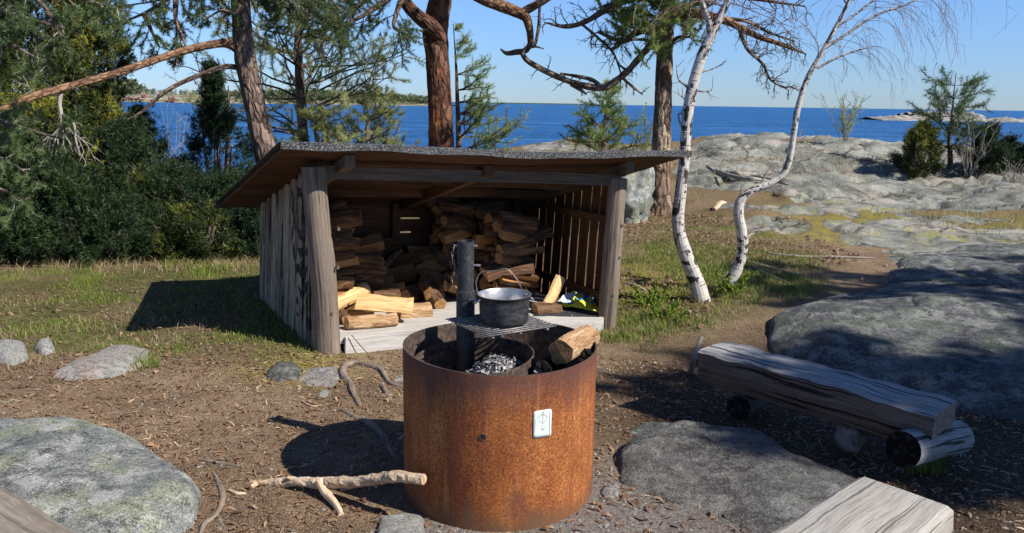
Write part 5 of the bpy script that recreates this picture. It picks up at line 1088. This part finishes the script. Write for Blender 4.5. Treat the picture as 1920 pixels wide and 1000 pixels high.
# --- big red pine C
bC = P(828, 400, 12.6); bC[2] = gz(bC[0], bC[1])-.1; pc_ = thing('pine_tree', 'thick red-barked pine trunk rising behind the middle of the shelter roof', 'pine tree', bC)
mb, tC, _ = branchpart('t', pc_, [bC]+pp([(827, 260), (824, 180), (820, 110), (816, 60), (822, 20), (832, -30), (845, -120), (850, -250), (850, -420)], 12.5), [.24, .19, .175, .172, .19, .17, .15, .13, .10, .05], 'x', 8, 24, .10); mb.build('trunk', 'red_bark', pc_)
tw = MB(); tf = Tufts()
mb, q1, r1 = branchpart('b', pc_, pp([(830, 75, 12.45), (812, 52, 12.3), (790, 35, 12.25), (768, 15, 12.2), (758, -5, 12.2), (765, -40, 12.2), (740, -120, 12.2)], 12.3), [.09, .11, .10, .09, .085, .08, .05], 'x', 8, 14); mb.build('branch', 'red_bark', pc_)
mb, q2, r2 = branchpart('b', pc_, pp([(835, -60, 12.5), (865, -30), (900, -5), (930, 8), (962, 20), (985, 32), (993, 55), (995, 82)], 12.2), [.09, .09, .085, .085, .08, .07, .055, .045], 'x', 8, 12, .2); mb.build('branch', 'orange_branch', pc_)
mb, q3, r3 = branchpart('b', pc_, pp([(975, 26), (1000, 12), (1030, -5), (1060, -25)], 12.2), [.06, .06, .05, .03], 'x', 8, 10); mb.build('branch', 'orange_branch', pc_)
mb, q4, r4 = branchpart('b', pc_, pp([(996, 80), (985, 95), (968, 98), (950, 100), (938, 92)], 12.2), [.045, .045, .04, .03, .01], 'x', 8, 9, .25); tube(mb, *[x for x in smooth_path(pp([(1012, 10), (1010, 50), (1003, 84), (996, 88)], 12.2), [.02, .025, .022, .02], 6)], 8, .5); tube(mb, *[x for x in smooth_path(pp([(990, 90), (1005, 88), (1020, 92)], 12.2), [.02, .015, .008], 5)], 7, .5); mb.build('branch', 'pine_bark', pc_)
for lst, nt_ in [([(800, -50), (740, -10), (680, 30), (640, 50), (600, 85)], 12), ([(790, -80), (700, -60), (620, -10), (560, 30), (530, 60)], 14), ([(760, -20), (745, 20), (738, 50), (752, 60)], 7), ([(740, -60), (700, -10), (660, 20), (640, 30)], 8)]:
    mb, pb_, rb = branchpart('b', pc_, pp(lst, 11.8), [.05, .04, .03, .02, .01], 'x', 6, 8, .25); mb.build('branch', 'pine_bark', pc_); addtwigs(tw, tf, pb_, rb, nt_, .5, .25, 1, -.05, 4, .055, .1, .008)
for k in range(12):
    q, dd = interp_path(tC, .62+.37*random.random()); a = random.uniform(0, 6.28); twig(tw, tf, q, A3(math.cos(a), math.sin(a), .4), random.uniform(1.0, 2.0), .03, 2, .2, 5, .09, .4, 3)
tw.build('twigs', 'twig_bark', pc_); tf.build('crown', 'pine_needles', pc_, 18, .0034, .8)
# --- stripped pine D
bD = gph(1235, 403); YD = bD[1]; bD[2] -= .05; pd = thing('pine_tree', 'pine with half-stripped scaly trunk between the right shelter post and the birches', 'pine tree', bD)
mb, tD, _ = branchpart('t', pd, [bD]+pp([(1237, 370), (1239, 300), (1242, 220), (1245, 140), (1248, 70), (1252, 0), (1256, -90), (1258, -220)], YD), [.21, .165, .14, .125, .115, .11, .10, .08, .04], 'x', 9, 22, .14); mb.build('trunk', 'stripped_bark', pd)
tw = MB(); tf = Tufts()
for lst, rads, nt_, L_, need in [([(1248, 70), (1225, 80), (1206, 100), (1180, 130), (1155, 152), (1128, 165), (1090, 160), (1055, 148), (1020, 132), (990, 115), (978, 100)], [.05, .05, .048, .045, .05, .048, .045, .042, .04, .035, .03], 0, 0, False),
                     ([(1130, 165), (1110, 150), (1080, 143), (1050, 138)], [.03, .03, .026, .015], 4, .15, False), ([(1070, 158), (1090, 170), (1100, 178)], [.03, .025, .012], 2, .1, False), ([(1165, 145), (1185, 162), (1205, 178)], [.02, .02, .01], 4, .15, False),
                     ([(1250, 10), (1200, -5), (1150, 10), (1100, 40), (1060, 50), (1020, 42)], [.06, .055, .05, .04, .03, .01], 14, .4, False),
                     ([(1250, 45), (1200, 60), (1160, 75), (1120, 60)], [.05, .04, .03, .015], 12, .4, False), ([(1090, 45), (1120, 70), (1150, 100), (1165, 140)], [.02, .02, .015, .01], 10, .3, False)]:
    mb, pb_, rb = branchpart('b', pd, pp(lst, YD-.3), rads, 'x', 7, 10, .3); mb.build('branch', 'pine_bark', pd)
    if nt_: addtwigs(tw, None, pb_, rb, nt_, L_, .15, 1, 0, 5, droop=.15, r=.01, wob=.5)
    else: addtwigs(tw, None, pb_, rb, 16, .22, .05, 1, 0, 3, droop=.1, r=.01, wob=.5)
for lst, rads in [([(1252, 30), (1300, 25), (1350, 35), (1385, 50), (1420, 68), (1470, 85), (1512, 102)], [.06, .06, .055, .05, .04, .03, .01]), ([(1385, 50), (1400, 90), (1430, 120), (1445, 150), (1480, 170)], [.03, .026, .02, .014, .006]), ([(1350, 35), (1400, 40), (1440, 60), (1490, 78)], [.03, .026, .02, .01]), ([(1256, -30), (1330, -20), (1400, -5), (1460, 5), (1510, 12)], [.05, .04, .03, .02, .01])]:
    mb, pb_, rb = branchpart('b', pd, pp(lst, YD-.5), rads, 'x', 7, 9, .3); mb.build('branch', 'orange_branch' if lst[0][1] == 30 else 'pine_bark', pd); addtwigs(tw, None, pb_, rb, 20, .28, .25, 2, .0, 4, droop=.12, r=.009, wob=.55)
for (cx, cy, rx, n_) in [(1150, 20, .32, 10), (1200, 45, .4, 15), (1225, 10, .4, 14), (1180, 75, .3, 9), (1275, 30, .4, 14), (1290, 70, .3, 8), (1225, 90, .28, 8), (1240, -60, .8, 20), (1330, 10, .25, 6), (1180, -70, .7, 16), (1300, -80, .7, 16)]:
    c_ = P(cx, cy, YD-.5)
    sz_l = P(1248, min(cy+25, 110), YD); lp, lr = smooth_path([sz_l, lerp(sz_l, c_, .5)+A3(0, 0, .08), c_, c_+(c_-sz_l)*.15], [.035, .025, .015, .006], 5); tube(tw, lp, lr, 6, .5)
    for k in range(n_):
        q = c_+A3(random.gauss(0, rx*.45), random.gauss(0, rx*.5), random.gauss(0, rx*.3)); o_c, _dd = interp_path(lp, random.uniform(.45, 1)); d = nrm(q-o_c+A3(0, 0, .05)); twig(tw, tf, o_c, d+rv3(.25), np.linalg.norm(q-o_c)+.2, .007, 1, .15, 4, .055, .2)
tw.build('twigs', 'twig_bark', pd); tf.build('crown', 'young_needles', pd, 20, .0034, .8)
# --- birches
b1_ = gph(1318, 562); Y1 = b1_[1]
bi = thing('birch_tree', 'white-barked birch with a smoothly curving trunk, left one of the two birches', 'birch tree', b1_)
mb, tB, rB = branchpart('t', bi, [b1_-A3(0, 0, .05)]+pp([(1306, 530), (1290, 490), (1277, 450), (1271, 412), (1276, 360), (1283, 300), (1287, 240), (1292, 195), (1303, 145), (1318, 100), (1335, 65), (1352, 30), (1372, -20), (1400, -120), (1410, -250)], Y1), [.085, .068, .060, .056, .052, .048, .046, .045, .046, .044, .042, .036, .03, .024, .018, .008], 'x', 8, 16, .10)
mb.build('trunk', 'birch_bark', bi, smooth=False)
tw = MB()
mb, qq, _ = branchpart('b', bi, pp([(1333, 68), (1328, 40), (1318, 10), (1310, -30), (1300, -120)], Y1), [.03, .026, .022, .018, .008], 'x', 7, 9); mb.build('branch', 'birch_grey', bi); addtwigs(tw, None, qq, _, 8, .5, .4, 1, .1, 4, droop=.4, r=.005)
for lst, r_ in [([(1296, 172), (1285, 160), (1272, 148), (1268, 120)], .014), ([(1316, 135), (1340, 128), (1362, 115)], .008), ([(1305, 170), (1320, 172), (1335, 170)], .01), ([(1289, 245), (1277, 235), (1272, 215), (1280, 212)], .013), ([(1292, 200), (1282, 185), (1270, 175)], .007)]:
    mb, _a, _b = branchpart('b', bi, pp(lst, Y1), [r_, r_*.8, r_*.5, .003], 'x', 5, 7); mb.build('branch', 'birch_grey', bi); addtwigs(tw, None, _a, _b, 3, .12, .5, 0, .1, 3, r=.0025)
addtwigs(tw, None, tB, rB, 26, .7, .8, 1, .1, 5, droop=.5, r=.005); tw.build('twigs', 'birch_twig', bi)
b2_ = gph(1352, 548); Y2 = b2_[1]
b2 = thing('birch_tree', 'forked crooked birch leaning right with long weeping twigs against the sky', 'birch tree', b2_)
mb, tB, rB = branchpart('t', b2, [b2_-A3(0, 0, .05)]+pp([(1368, 528), (1382, 505), (1392, 470), (1391, 435), (1385, 405), (1388, 378), (1410, 358), (1445, 344), (1470, 325), (1482, 290), (1489, 245), (1498, 195), (1515, 145), (1540, 100), (1562, 60), (1590, 5), (1610, -60), (1640, -160)], Y2), [.055, .05, .048, .046, .045, .043, .040, .033, .031, .029, .027, .025, .024, .022, .019, .016, .013, .010, .006], 'x', 7, 14, .10); mb.build('trunk', 'birch_bark', b2)
tw = MB()
for lst, r_ in [([(1393, 457), (1405, 442), (1425, 431)], .016), ([(1392, 378), (1390, 355), (1396, 345)], .01), ([(1425, 350), (1440, 322), (1456, 310)], .012), ([(1482, 300), (1490, 285), (1503, 242)], .006)]:
    mb, _a, _b = branchpart('b', b2, pp(lst, Y2), [r_, r_*.8, .004], 'x', 5, 7); mb.build('branch', 'birch_grey' if r_ < .016 else 'birch_bark', b2)
def weep(pts, n, t0, Lr, r=.0022):
    for i in range(n):
        q, dd = interp_path(pts, t0+(1-t0)*(i+random.random())/n); d = nrm(dd+rv3(.5)+A3(0, 0, .2)); P_ = [q]; L = random.uniform(*Lr)
        for k in range(8): d = nrm(d+A3(0, 0, -.32)+rv3(.12)); P_.append(P_[-1]+d*L/8)
        tube(tw, P_, np.linspace(r, .0009, 9), 3, random.random())
        for j in range(3): q2, d2 = interp_path(np.array(P_), random.uniform(.3, .9)); tube(tw, [q2, q2+nrm(d2+rv3(.5))*L*.12, q2+nrm(d2+rv3(.3)-A3(0, 0, .6))*L*.3], [.0014, .001, .0008], 3, random.random())
for lst, r_, n_, L_ in [([(1532, 128), (1570, 108), (1600, 97), (1632, 88)], .012, 8, (.3, .6)), ([(1548, 90), (1590, 62), (1640, 30), (1700, 8), (1760, -20)], .014, 18, (.4, .75)), ([(1562, 55), (1600, 30), (1650, -10), (1700, -60)], .012, 12, (.5, .9)), ([(1520, 130), (1535, 95), (1520, 60), (1490, 35), (1470, 40)], .006, 6, (.25, .5)), ([(1600, 0), (1680, -60), (1780, -60)], .01, 14, (.5, 1.0)), ([(1590, 10), (1560, -30), (1500, -60)], .01, 8, (.5, .9))]:
    mb, _a, _b = branchpart('b', b2, pp(lst, Y2), [r_, r_*.8, r_*.6, .003], 'x', 7, 7); mb.build('branch', 'birch_grey', b2); weep(_a, n_, .2, L_)
weep(tB, 16, .72, (.3, .7)); tw.build('twigs', 'birch_twig', b2)
# --- junipers
def juniper(label, c, H_, Rr, mat, n, K=12, size=.055, width=.004, shape=None, seed=0, group=None, gap=.0, name='juniper', low=.03, lean=(0, 0), stems=7):
    z0 = gz(c[0], c[1]); t = thing(name, label, 'juniper' if name == 'juniper' else 'bush', (c[0], c[1], z0), group); tw = MB()
    for k in range(stems):
        a = random.uniform(0, 6.28); e = A3(math.cos(a)*Rr*.6, math.sin(a)*Rr*.6, 0); top = random.uniform(.5, .95)*H_
        pts, rd = smooth_path([A3(c[0], c[1], z0-.05), A3(c[0], c[1], z0)+e*.4+A3(0, 0, top*.4), A3(c[0]+lean[0], c[1]+lean[1], z0)+e*.7+A3(0, 0, top)], [.04, .025, .006], 6); tube(tw, pts, rd, 6, random.random())
        addtwigs(tw, None, pts, rd, 6, Rr*.5, .1, 1, .2, 3, r=.006)
    tw.build('trunk', 'twig_bark', t); tf = Tufts(); shape = shape or (lambda f: math.sin(min(1, f*1.6+.25)*math.pi/2)*(1-f)**.55*1.25)
    cl = [(random.uniform(0, 6.28), random.uniform(.02, .96), random.uniform(.16, .34)) for _ in range(60)]
    m = 0
    while m < n:
        # clumps: pick a spray centre then fill it
        a, f, w_ = random.choice(cl); f = min(.99, max(low, f+random.gauss(0, .02))); rr = Rr*shape(f)*(.55+.45*random.random()**.5)*(1+.25*math.sin(a*3+seed+f*9))
        base = A3(c[0]+lean[0]*f+math.cos(a)*rr, c[1]+lean[1]*f+math.sin(a)*rr, z0+f*H_); up_ = nrm(A3(math.cos(a)*.7, math.sin(a)*.7, .9)); sz = w_*Rr*.55+.05
        for j in range(14):
            q = base+rv3(.5)*sz*.55+up_*sz*random.uniform(-.5, .8); tf.add(q, up_+rv3(.25), size*random.uniform(.7, 1.2)); m += 1
        cl[random.randrange(60)] = (random.uniform(0, 6.28), random.random()**1.0, random.uniform(.16, .34))
    tf.build('crown', mat, t, K, width, .62); return t
cJ = P(90, 300, 8.9); juniper('tall broad juniper filling the left side, bright yellow-green where the sun hits', (cJ[0], cJ[1]), 3.25, 1.05, 'juniper_needles', 15000, K=13, seed=1, shape=lambda f: (1-f)**.35*(.85+.25*math.sin(f*8)))
cJ = P(-60, 300, 9.6); juniper('tall dark juniper at the far left behind the pine branches', (cJ[0], cJ[1]), 3.4, 1.1, 'dark_juniper', 10000, K=12, seed=2, shape=lambda f: (1-f)**.3)
cJ = P(178, 300, 9.3); juniper('second tall juniper close to the right of the tallest one', (cJ[0], cJ[1]), 2.5, .62, 'juniper_needles', 7000, K=13, seed=12, shape=lambda f: (1-f)**.4*(.8+.3*math.sin(f*9)))
cJ = P(405, 300, 10.2); juniper('dark upright juniper standing against the sea left of the leaning pine', (cJ[0], cJ[1]), 1.95, .48, 'dark_juniper', 5200, K=12, seed=3, shape=lambda f: (1-f)**.35*(.7+.5*math.sin(f*5)))
cJ = P(272, 300, 9.9); juniper('slender dark juniper between the tall broad juniper and the upright one', (cJ[0], cJ[1]), 1.45, .34, 'dark_juniper', 3000, K=12, seed=4)
for px, Y_, H_, R_, m_, lab in [(30, 7.75, .5, .42, 'dark_juniper', 'knee-high juniper at the front of the bushes, second from the left edge'), (200, 7.9, .45, .40, 'dark_juniper', 'low dark juniper shoots at the front of the bushes behind the left grass'), (365, 8.15, .5, .42, 'juniper_needles', 'small sunlit juniper just above the dark shelter shadow'), (470, 8.5, .5, .35, 'dark_juniper', 'small dark juniper against the left wall of the shelter'), (215, 8.6, 1.25, .75, 'dark_juniper', 'bushy dark juniper at the foot of the tall broad one'), (330, 8.7, .85, .6, 'dark_juniper', 'low spreading juniper behind the shelter shadow'), (60, 8.0, 1.2, .7, 'dark_juniper', 'low juniper at the left edge below the hanging pine branches'), (430, 8.9, .75, .5, 'dark_juniper', 'low dark juniper at the left eave of the shelter'), (140, 8.1, .8, .6, 'dark_juniper', 'low dark juniper near the grass at left'), (-30, 7.6, 1.3, .7, 'dark_juniper', 'dark juniper at the very left edge above the grass')]:
    cJ = P(px, 300, Y_); juniper(lab, (cJ[0], cJ[1]), H_, R_, m_, int(3400*R_/.5), K=12, seed=px, size=.05)
for px, Y_, H_, R_, m_, lab in [(1725, 16.6, 1.0, .42, 'juniper_needles', 'round green juniper left of the young pine on the rocks'), (1850, 16.8, .95, .5, 'dark_juniper', 'ragged dark juniper right of the young pine on the rocks'), (1905, 17.5, .4, .5, 'dark_juniper', 'low dark juniper at the right edge of the rocks')]:
    cJ = P(px, 300, Y_); juniper(lab, (cJ[0], cJ[1]), H_, R_, m_, 2200, K=10, seed=px, size=.08, width=.006)
# bare leafing shrubs
def shrub(label, px, Y, H_, n, spread, leaf=None, size=.03, K=6, group=None, mat='dead_wood', droop=0., width=.008, r=.006, name='shrub'):
    c = P(px, 300, Y); z = gz(c[0], c[1]); t = thing(name, label, 'shrub', (c[0], c[1], z), group); tw = MB(); tf = Tufts() if leaf else None
    for k in range(n):
        a = random.uniform(0, 6.28); d = A3(math.cos(a)*spread, math.sin(a)*spread, 1); twig(tw, tf, A3(c[0]+random.gauss(0, .04), c[1]+random.gauss(0, .04), z-.03), d, H_*random.uniform(.6, 1.05), r, 1, .15, 5, size, .3, None, 0, .12, 5, droop, .35)
    tw.build('stems', mat, t)
    if leaf: tf.build('leaves', leaf, t, K, width, .9)
shrub('slender leafing shrub standing on the rock crest against the sea', 1580, 21, 1.35, 15, .25, 'pale_needles', .045, 2, width=.008, r=.008)
shrub('bare spiky grey shrub beside the young pine on the rocks', 1818, 16.5, 1.35, 12, .35, None, r=.012)
shrub('bare grey brush at the far right edge', 1905, 15.8, .55, 18, .5, None, r=.008)
shrub('thin bare shrub behind the roof right of the small green pine', 1200, 17, 1.25, 8, .2, 'pale_needles', .04, 3, r=.007)
shrub('bare twiggy shrub against the sea between the two dark junipers', 322, 12, 1.6, 10, .25, None, r=.007)
shrub('leafy green sprouts around the foot of the birches', 1385, Y2-.1, .26, 15, .9, 'fresh_leaves', .016, 5, mat='twig_bark', width=.009, r=.003)
shrub('leafy low bush in the grass between the shelter and the left birch', 1235, 6.9, .24, 18, 1.1, 'fresh_leaves', .014, 5, mat='twig_bark', width=.008, r=.0025)
shrub('small leafy bush in the grass nearer the right shelter post', 1262, 6.55, .2, 13, 1.2, 'fresh_leaves', .014, 5, mat='twig_bark', width=.008, r=.0025)
shrub('bare dark brush under the junipers at the shelter shadow', 300, 8.2, .6, 10, .9, None, r=.0035, mat='twig_bark')
shrub('grey dead brush under the junipers at the left', 130, 7.8, .55, 9, .9, None, r=.0035, mat='twig_bark')
# --- trees standing right of the picture that shade the benches and the slab
def shade_pine(label, n_, s_, H_, crown0, Rr, n, kk=.14):
    a_ = SUN_AZ; sx_, sy_ = math.sin(a_), math.cos(a_); x, y = sx_*s_-sy_*n_, sy_*s_+sx_*n_
    z = gz(x, y); t = thing('pine_tree', label, 'pine tree', (x, y, z)); mb, tp, rd = branchpart('t', t, [A3(x, y, z-.1), A3(x+.05, y, z+H_*.4), A3(x-.03, y+.05, z+H_*.7), A3(x, y, z+H_)], [.17, .14, .1, .03], 'x', 8, 14); mb.build('trunk', 'pine_bark', t)
    tw = MB(); tf = Tufts()
    for k in range(n):
        f = crown0+(1-crown0)*(k+random.random())/n; i = int(f*(len(tp)-1)); a = k*2.4+random.random()*.6; g_ = (f-crown0)/(1-crown0); twig(tw, tf, tp[i], A3(math.cos(a), math.sin(a), .1), Rr*(.45+.6*math.sin(min(1, .3+g_)*math.pi*.85))*random.uniform(.8, 1.1), .025, 2, .05, 6, kk, .2, None, 0, .25, 4, 0, .5)
    tw.build('branches', 'twig_bark', t); tf.build('crown', 'pine_needles', t, 14, .008, .8)
shade_pine('tall pine right of the picture, shading the split log bench', 4.75, 5.4, 5.6, .38, 1.25, 72)
shade_pine('tall pine right of the picture, shading the broad rock slab', 7.8, 5.9, 6.2, .40, 1.25, 38)
shade_pine('pine farthest right of the picture, beyond the others', 9.4, 8.4, 6.2, .45, 1.6, 44)
shade_pine('pine standing behind the one that shades the bench', 5.2, 8.2, 7.6, .45, 1.4, 50)
# ================================================================ GROUND COVER (stuff)
def scatter_poly(polys, n, soft=.15):
    pts = []
    for p in polys:
        p = np.array(p)[:, :2]; x0, y0 = p.min(0)-soft; x1, y1 = p.max(0)+soft; k = int(n*2); X = rng.uniform(x0, x1, k); Y = rng.uniform(y0, y1, k); e = edged(X, Y, p); m = e > -soft*rng.random(k); pts.append(np.c_[X[m], Y[m]][:n])
    return np.vstack(pts)
def bumpfilter(P_, sc_, thr, s): return P_[fbm(P_[:, 0]*sc_, P_[:, 1]*sc_, 0, 3, s) > thr]
def blades(name, label, pts, per, hmin, hmax, mat, width=.0035, lean=.5, cat='grass', spread=.05):
    n = len(pts); B = np.repeat(pts, per, 0)+rng.normal(0, spread, (n*per, 2)); z = hz0(B[:, 0], B[:, 1]); z = hz(B[:, 0], B[:, 1]); m = len(B)
    hsc = np.repeat(rng.uniform(.5, 1.0, n), per)*rng.uniform(.5, 1, m); h = hmin+(hmax-hmin)*hsc; a = rng.uniform(0, 2*np.pi, m); l = rng.uniform(.1, lean, m)*h
    dx, dy = np.cos(a)*l, np.sin(a)*l; b = rng.uniform(0, 2*np.pi, m); wx, wy = np.cos(b)*width, np.sin(b)*width; base = np.c_[B, z-.01]
    v0 = base-np.c_[wx, wy, 0*wx]; v1 = base+np.c_[wx, wy, 0*wx]; mid = base+np.c_[dx*.35, dy*.35, h*.6]; v2 = mid-np.c_[wx, wy, 0*wx]*.7; v3 = mid+np.c_[wx, wy, 0*wx]*.7; v4 = base+np.c_[dx, dy, h*.95]
    V = np.stack([v0, v1, v3, v2, v4], 1).reshape(-1, 3); k = np.arange(m)*5; F = np.vstack([np.c_[k, k+1, k+2], np.c_[k, k+2, k+3], np.c_[k+3, k+2, k+4]]); r_ = np.clip(np.repeat(rng.normal(.45, .22, n), per)+rng.normal(0, .12, m), 0, 1)
    return props(npmesh(name, V, F, mat, None, None, np.tile(r_, 3)), label, cat, None, 'stuff')
P1 = bumpfilter(scatter_poly([GRASSP[0]], 6000, .25), 2.2, .04, 5); blades('green_grass', 'short green grass around the shelter shadow at left', P1, 7, .015, .06, 'green_grass', .0022)
P1 = bumpfilter(scatter_poly([GRASSP[0]], 1100, .3), 1.2, -.1, 9); blades('dry_grass', 'straw-coloured dry grass mixed into the green at left', P1, 5, .02, .08, 'dry_grass', .0018, 1.3)
P1 = bumpfilter(scatter_poly([GRASSP[1]], 5200, .25), 1.5, -.08, 6); blades('green_grass', 'green grass around the feet of the birches', P1, 6, .02, .06, 'green_grass', .003)
P1 = bumpfilter(scatter_poly([GRASSP[1]], 2600, .3), 1.5, -.25, 11); blades('dry_grass', 'dry grass around the birches and the right shelter post', P1, 5, .02, .08, 'dry_grass', .0018, 1.3)
BUSH = [P(px, 300, Y)[:2] for px, Y in [(-150, 7.4), (150, 7.5), (480, 7.6), (520, 9.4), (200, 9.6), (-150, 9)]]; P1 = scatter_poly([BUSH], 1100, .2); blades('dry_grass', 'dead grass and brush under the junipers', P1, 6, .03, .14, 'dry_grass', .0022, 1.6, spread=.1)
pf = [gp(1150, 300)[:2]]; 
tf_pts = []
for px, py, n_, s_ in [(1150, 277, 70, .5), (1210, 280, 30, .35), (1500, 310, 30, .8), (1380, 320, 40, .7), (1420, 300, 20, .5), (1640, 315, 14, .4), (1190, 375, 40, .35), (1170, 400, 30, .3), (1860, 420, 30, .6), (1380, 350, 10, .3), (1740, 330, 30, .6), (1900, 330, 30, .6)]:
    c_ = gp(px, py)[:2]; tf_pts.append(c_+rng.normal(0, s_, (n_*2, 2))*A3(1.3, 1.3)[:2])
blades('dry_grass', 'tufts of straw grass in hollows of the bare rock', np.vstack(tf_pts), 7, .04, .17, 'dry_grass', .004, 1.2, spread=.08)
tfp = []
for px, py, n_, s_ in [(385, 510, 60, .12), (265, 685, 26, .05), (1240, 600, 40, .15), (1200, 640, 30, .15), (1165, 610, 26, .1), (1420, 545, 60, .25), (1380, 560, 40, .15), (1740, 872, 16, .05), (1720, 880, 10, .04), (350, 500, 30, .15), (1150, 640, 20, .1)]:
    c_ = gp(px, py)[:2]; tfp.append(c_+rng.normal(0, s_, (n_, 2)))
blades('green_grass', 'single thicker tufts of fresh green grass', np.vstack(tfp)[::2], 10, .04, .13, 'green_grass', .0024, .9, spread=.02)
# litter: small flat curled chips and twigs
def litter(name, label, cat, pts, smin, smax, asp, mat, hgt=.006, thick=None):
    n = len(pts); z = hz(pts[:, 0], pts[:, 1]); L = (smin+(smax-smin)*rng.random(n)**2.6)/2; W2 = L*rng.uniform(asp*.6, asp*1.3, n); a = rng.uniform(0, 2*np.pi, n); tl = rng.normal(0, .25, n); tr = rng.normal(0, .35, n)
    d = np.c_[np.cos(a), np.sin(a), tl]; s_ = np.c_[-np.sin(a), np.cos(a), tr]; c_ = np.c_[pts, z+hgt*rng.random(n)+.002]; up = np.c_[0*a, 0*a, W2*.8+.0015]
    V = np.stack([c_-d*L[:, None]-s_*W2[:, None]*.5, c_-d*L[:, None]*.9+s_*W2[:, None]*.5, c_+up*.8+s_*W2[:, None], c_+d*L[:, None], c_+d*L[:, None]*.8-s_*W2[:, None]*.6, c_+up-s_*W2[:, None]], 1).reshape(-1, 3)
    k = np.arange(n)*6; F = np.vstack([np.c_[k, k+5, k+2, k+1], np.c_[k+5, k+4, k+3, k+2]]); r_ = rng.uniform(0, 1, n)
    return props(npmesh(name, V, F, mat, None, None, np.tile(r_, 2)), label, cat, None, 'stuff')
SOIL = [G(*q)[:2] for q in [(-100, 700), (300, 650), (620, 660), (860, 640), (1150, 640), (1440, 640), (1950, 760), (2100, 1150), (-200, 1150)]]
ps = scatter_poly([SOIL], 62000, .1); rk_, g_, m_ = masks(ps[:, 0], ps[:, 1]); inb = np.hypot(ps[:, 0]-BC[0], ps[:, 1]-BC[1]) < BR+.01
ps = ps[~inb]; fb = fbm(ps[:, 0]*2.3, ps[:, 1]*2.3, 0, 4, 15)
litter('wood_chips', 'pale wood chips and splinters trodden into the soil', 'wood chips', ps[:30000][fb[:30000]+.5*rng.normal(0, .25, 30000) > .0], .007, .060, .10, 'wood_chip')
litter('needle_litter', 'brown pine needles and bark bits on the soil', 'litter', ps[30000:50000][fb[30000:50000] < .35], .006, .05, .28, 'needle_litter')
LEAFP = [gp(*q)[:2] for q in [(1150, 395), (1260, 380), (1420, 400), (1620, 470), (1640, 540), (1440, 570), (1330, 640), (1160, 660), (1150, 500)]]
pl_ = bumpfilter(scatter_poly([LEAFP], 7000, .3), .9, -.02, 19); litter('leaf_litter', 'brown fallen leaves around the birches and the stripped pine', 'leaf litter', pl_, .02, .06, .6, 'brown_leaf', .02)
LP2 = [gp(*q)[:2] for q in [(-60, 560), (300, 500), (560, 500), (600, 680), (-60, 720)]]
litter('leaf_litter', 'brown leaves and bits scattered in the left grass', 'leaf litter', scatter_poly([LP2], 3500, .2), .012, .04, .5, 'brown_leaf', .01)
def pebbles(name, label, pts, smin, smax, mat):
    n = len(pts); z = hz(pts[:, 0], pts[:, 1]); s_ = smin+(smax-smin)*rng.random(n)**3; D = np.array([(1, 0, 0), (0, 1, 0), (-1, 0, 0), (0, -1, 0), (0, 0, 1), (0, 0, -1), (.7, .7, .5), (-.7, .6, .5)])[:6]
    V = (np.c_[pts, z+.1*s_][:, None]+D[None]*s_[:, None, None]*rng.uniform(.6, 1.2, (n, 6, 3))*A3(1, 1, .6)).reshape(-1, 3); k = np.arange(n)*6; F = np.vstack([np.c_[k+a, k+(a+1) % 4, k+4] for a in range(4)])
    return props(npmesh(name, V, F, mat, None, None, None), label, 'pebbles', None, 'stuff')
pebbles('pebbles', 'small pebbles and grit on the trodden soil', ps[50000:52200], .003, .014, 'pale_rock')
AS = BC[:2]+rng.normal(0, .35, (900, 2))+A3(.3, -.45)[:2]; AS = AS[np.hypot(AS[:, 0]-BC[0], AS[:, 1]-BC[1]) > BR+.02]; pebbles('gravel', 'grey grit at the right foot of the fire barrel', AS, .003, .012, 'pale_rock')
print('objects', len(bpy.data.objects))
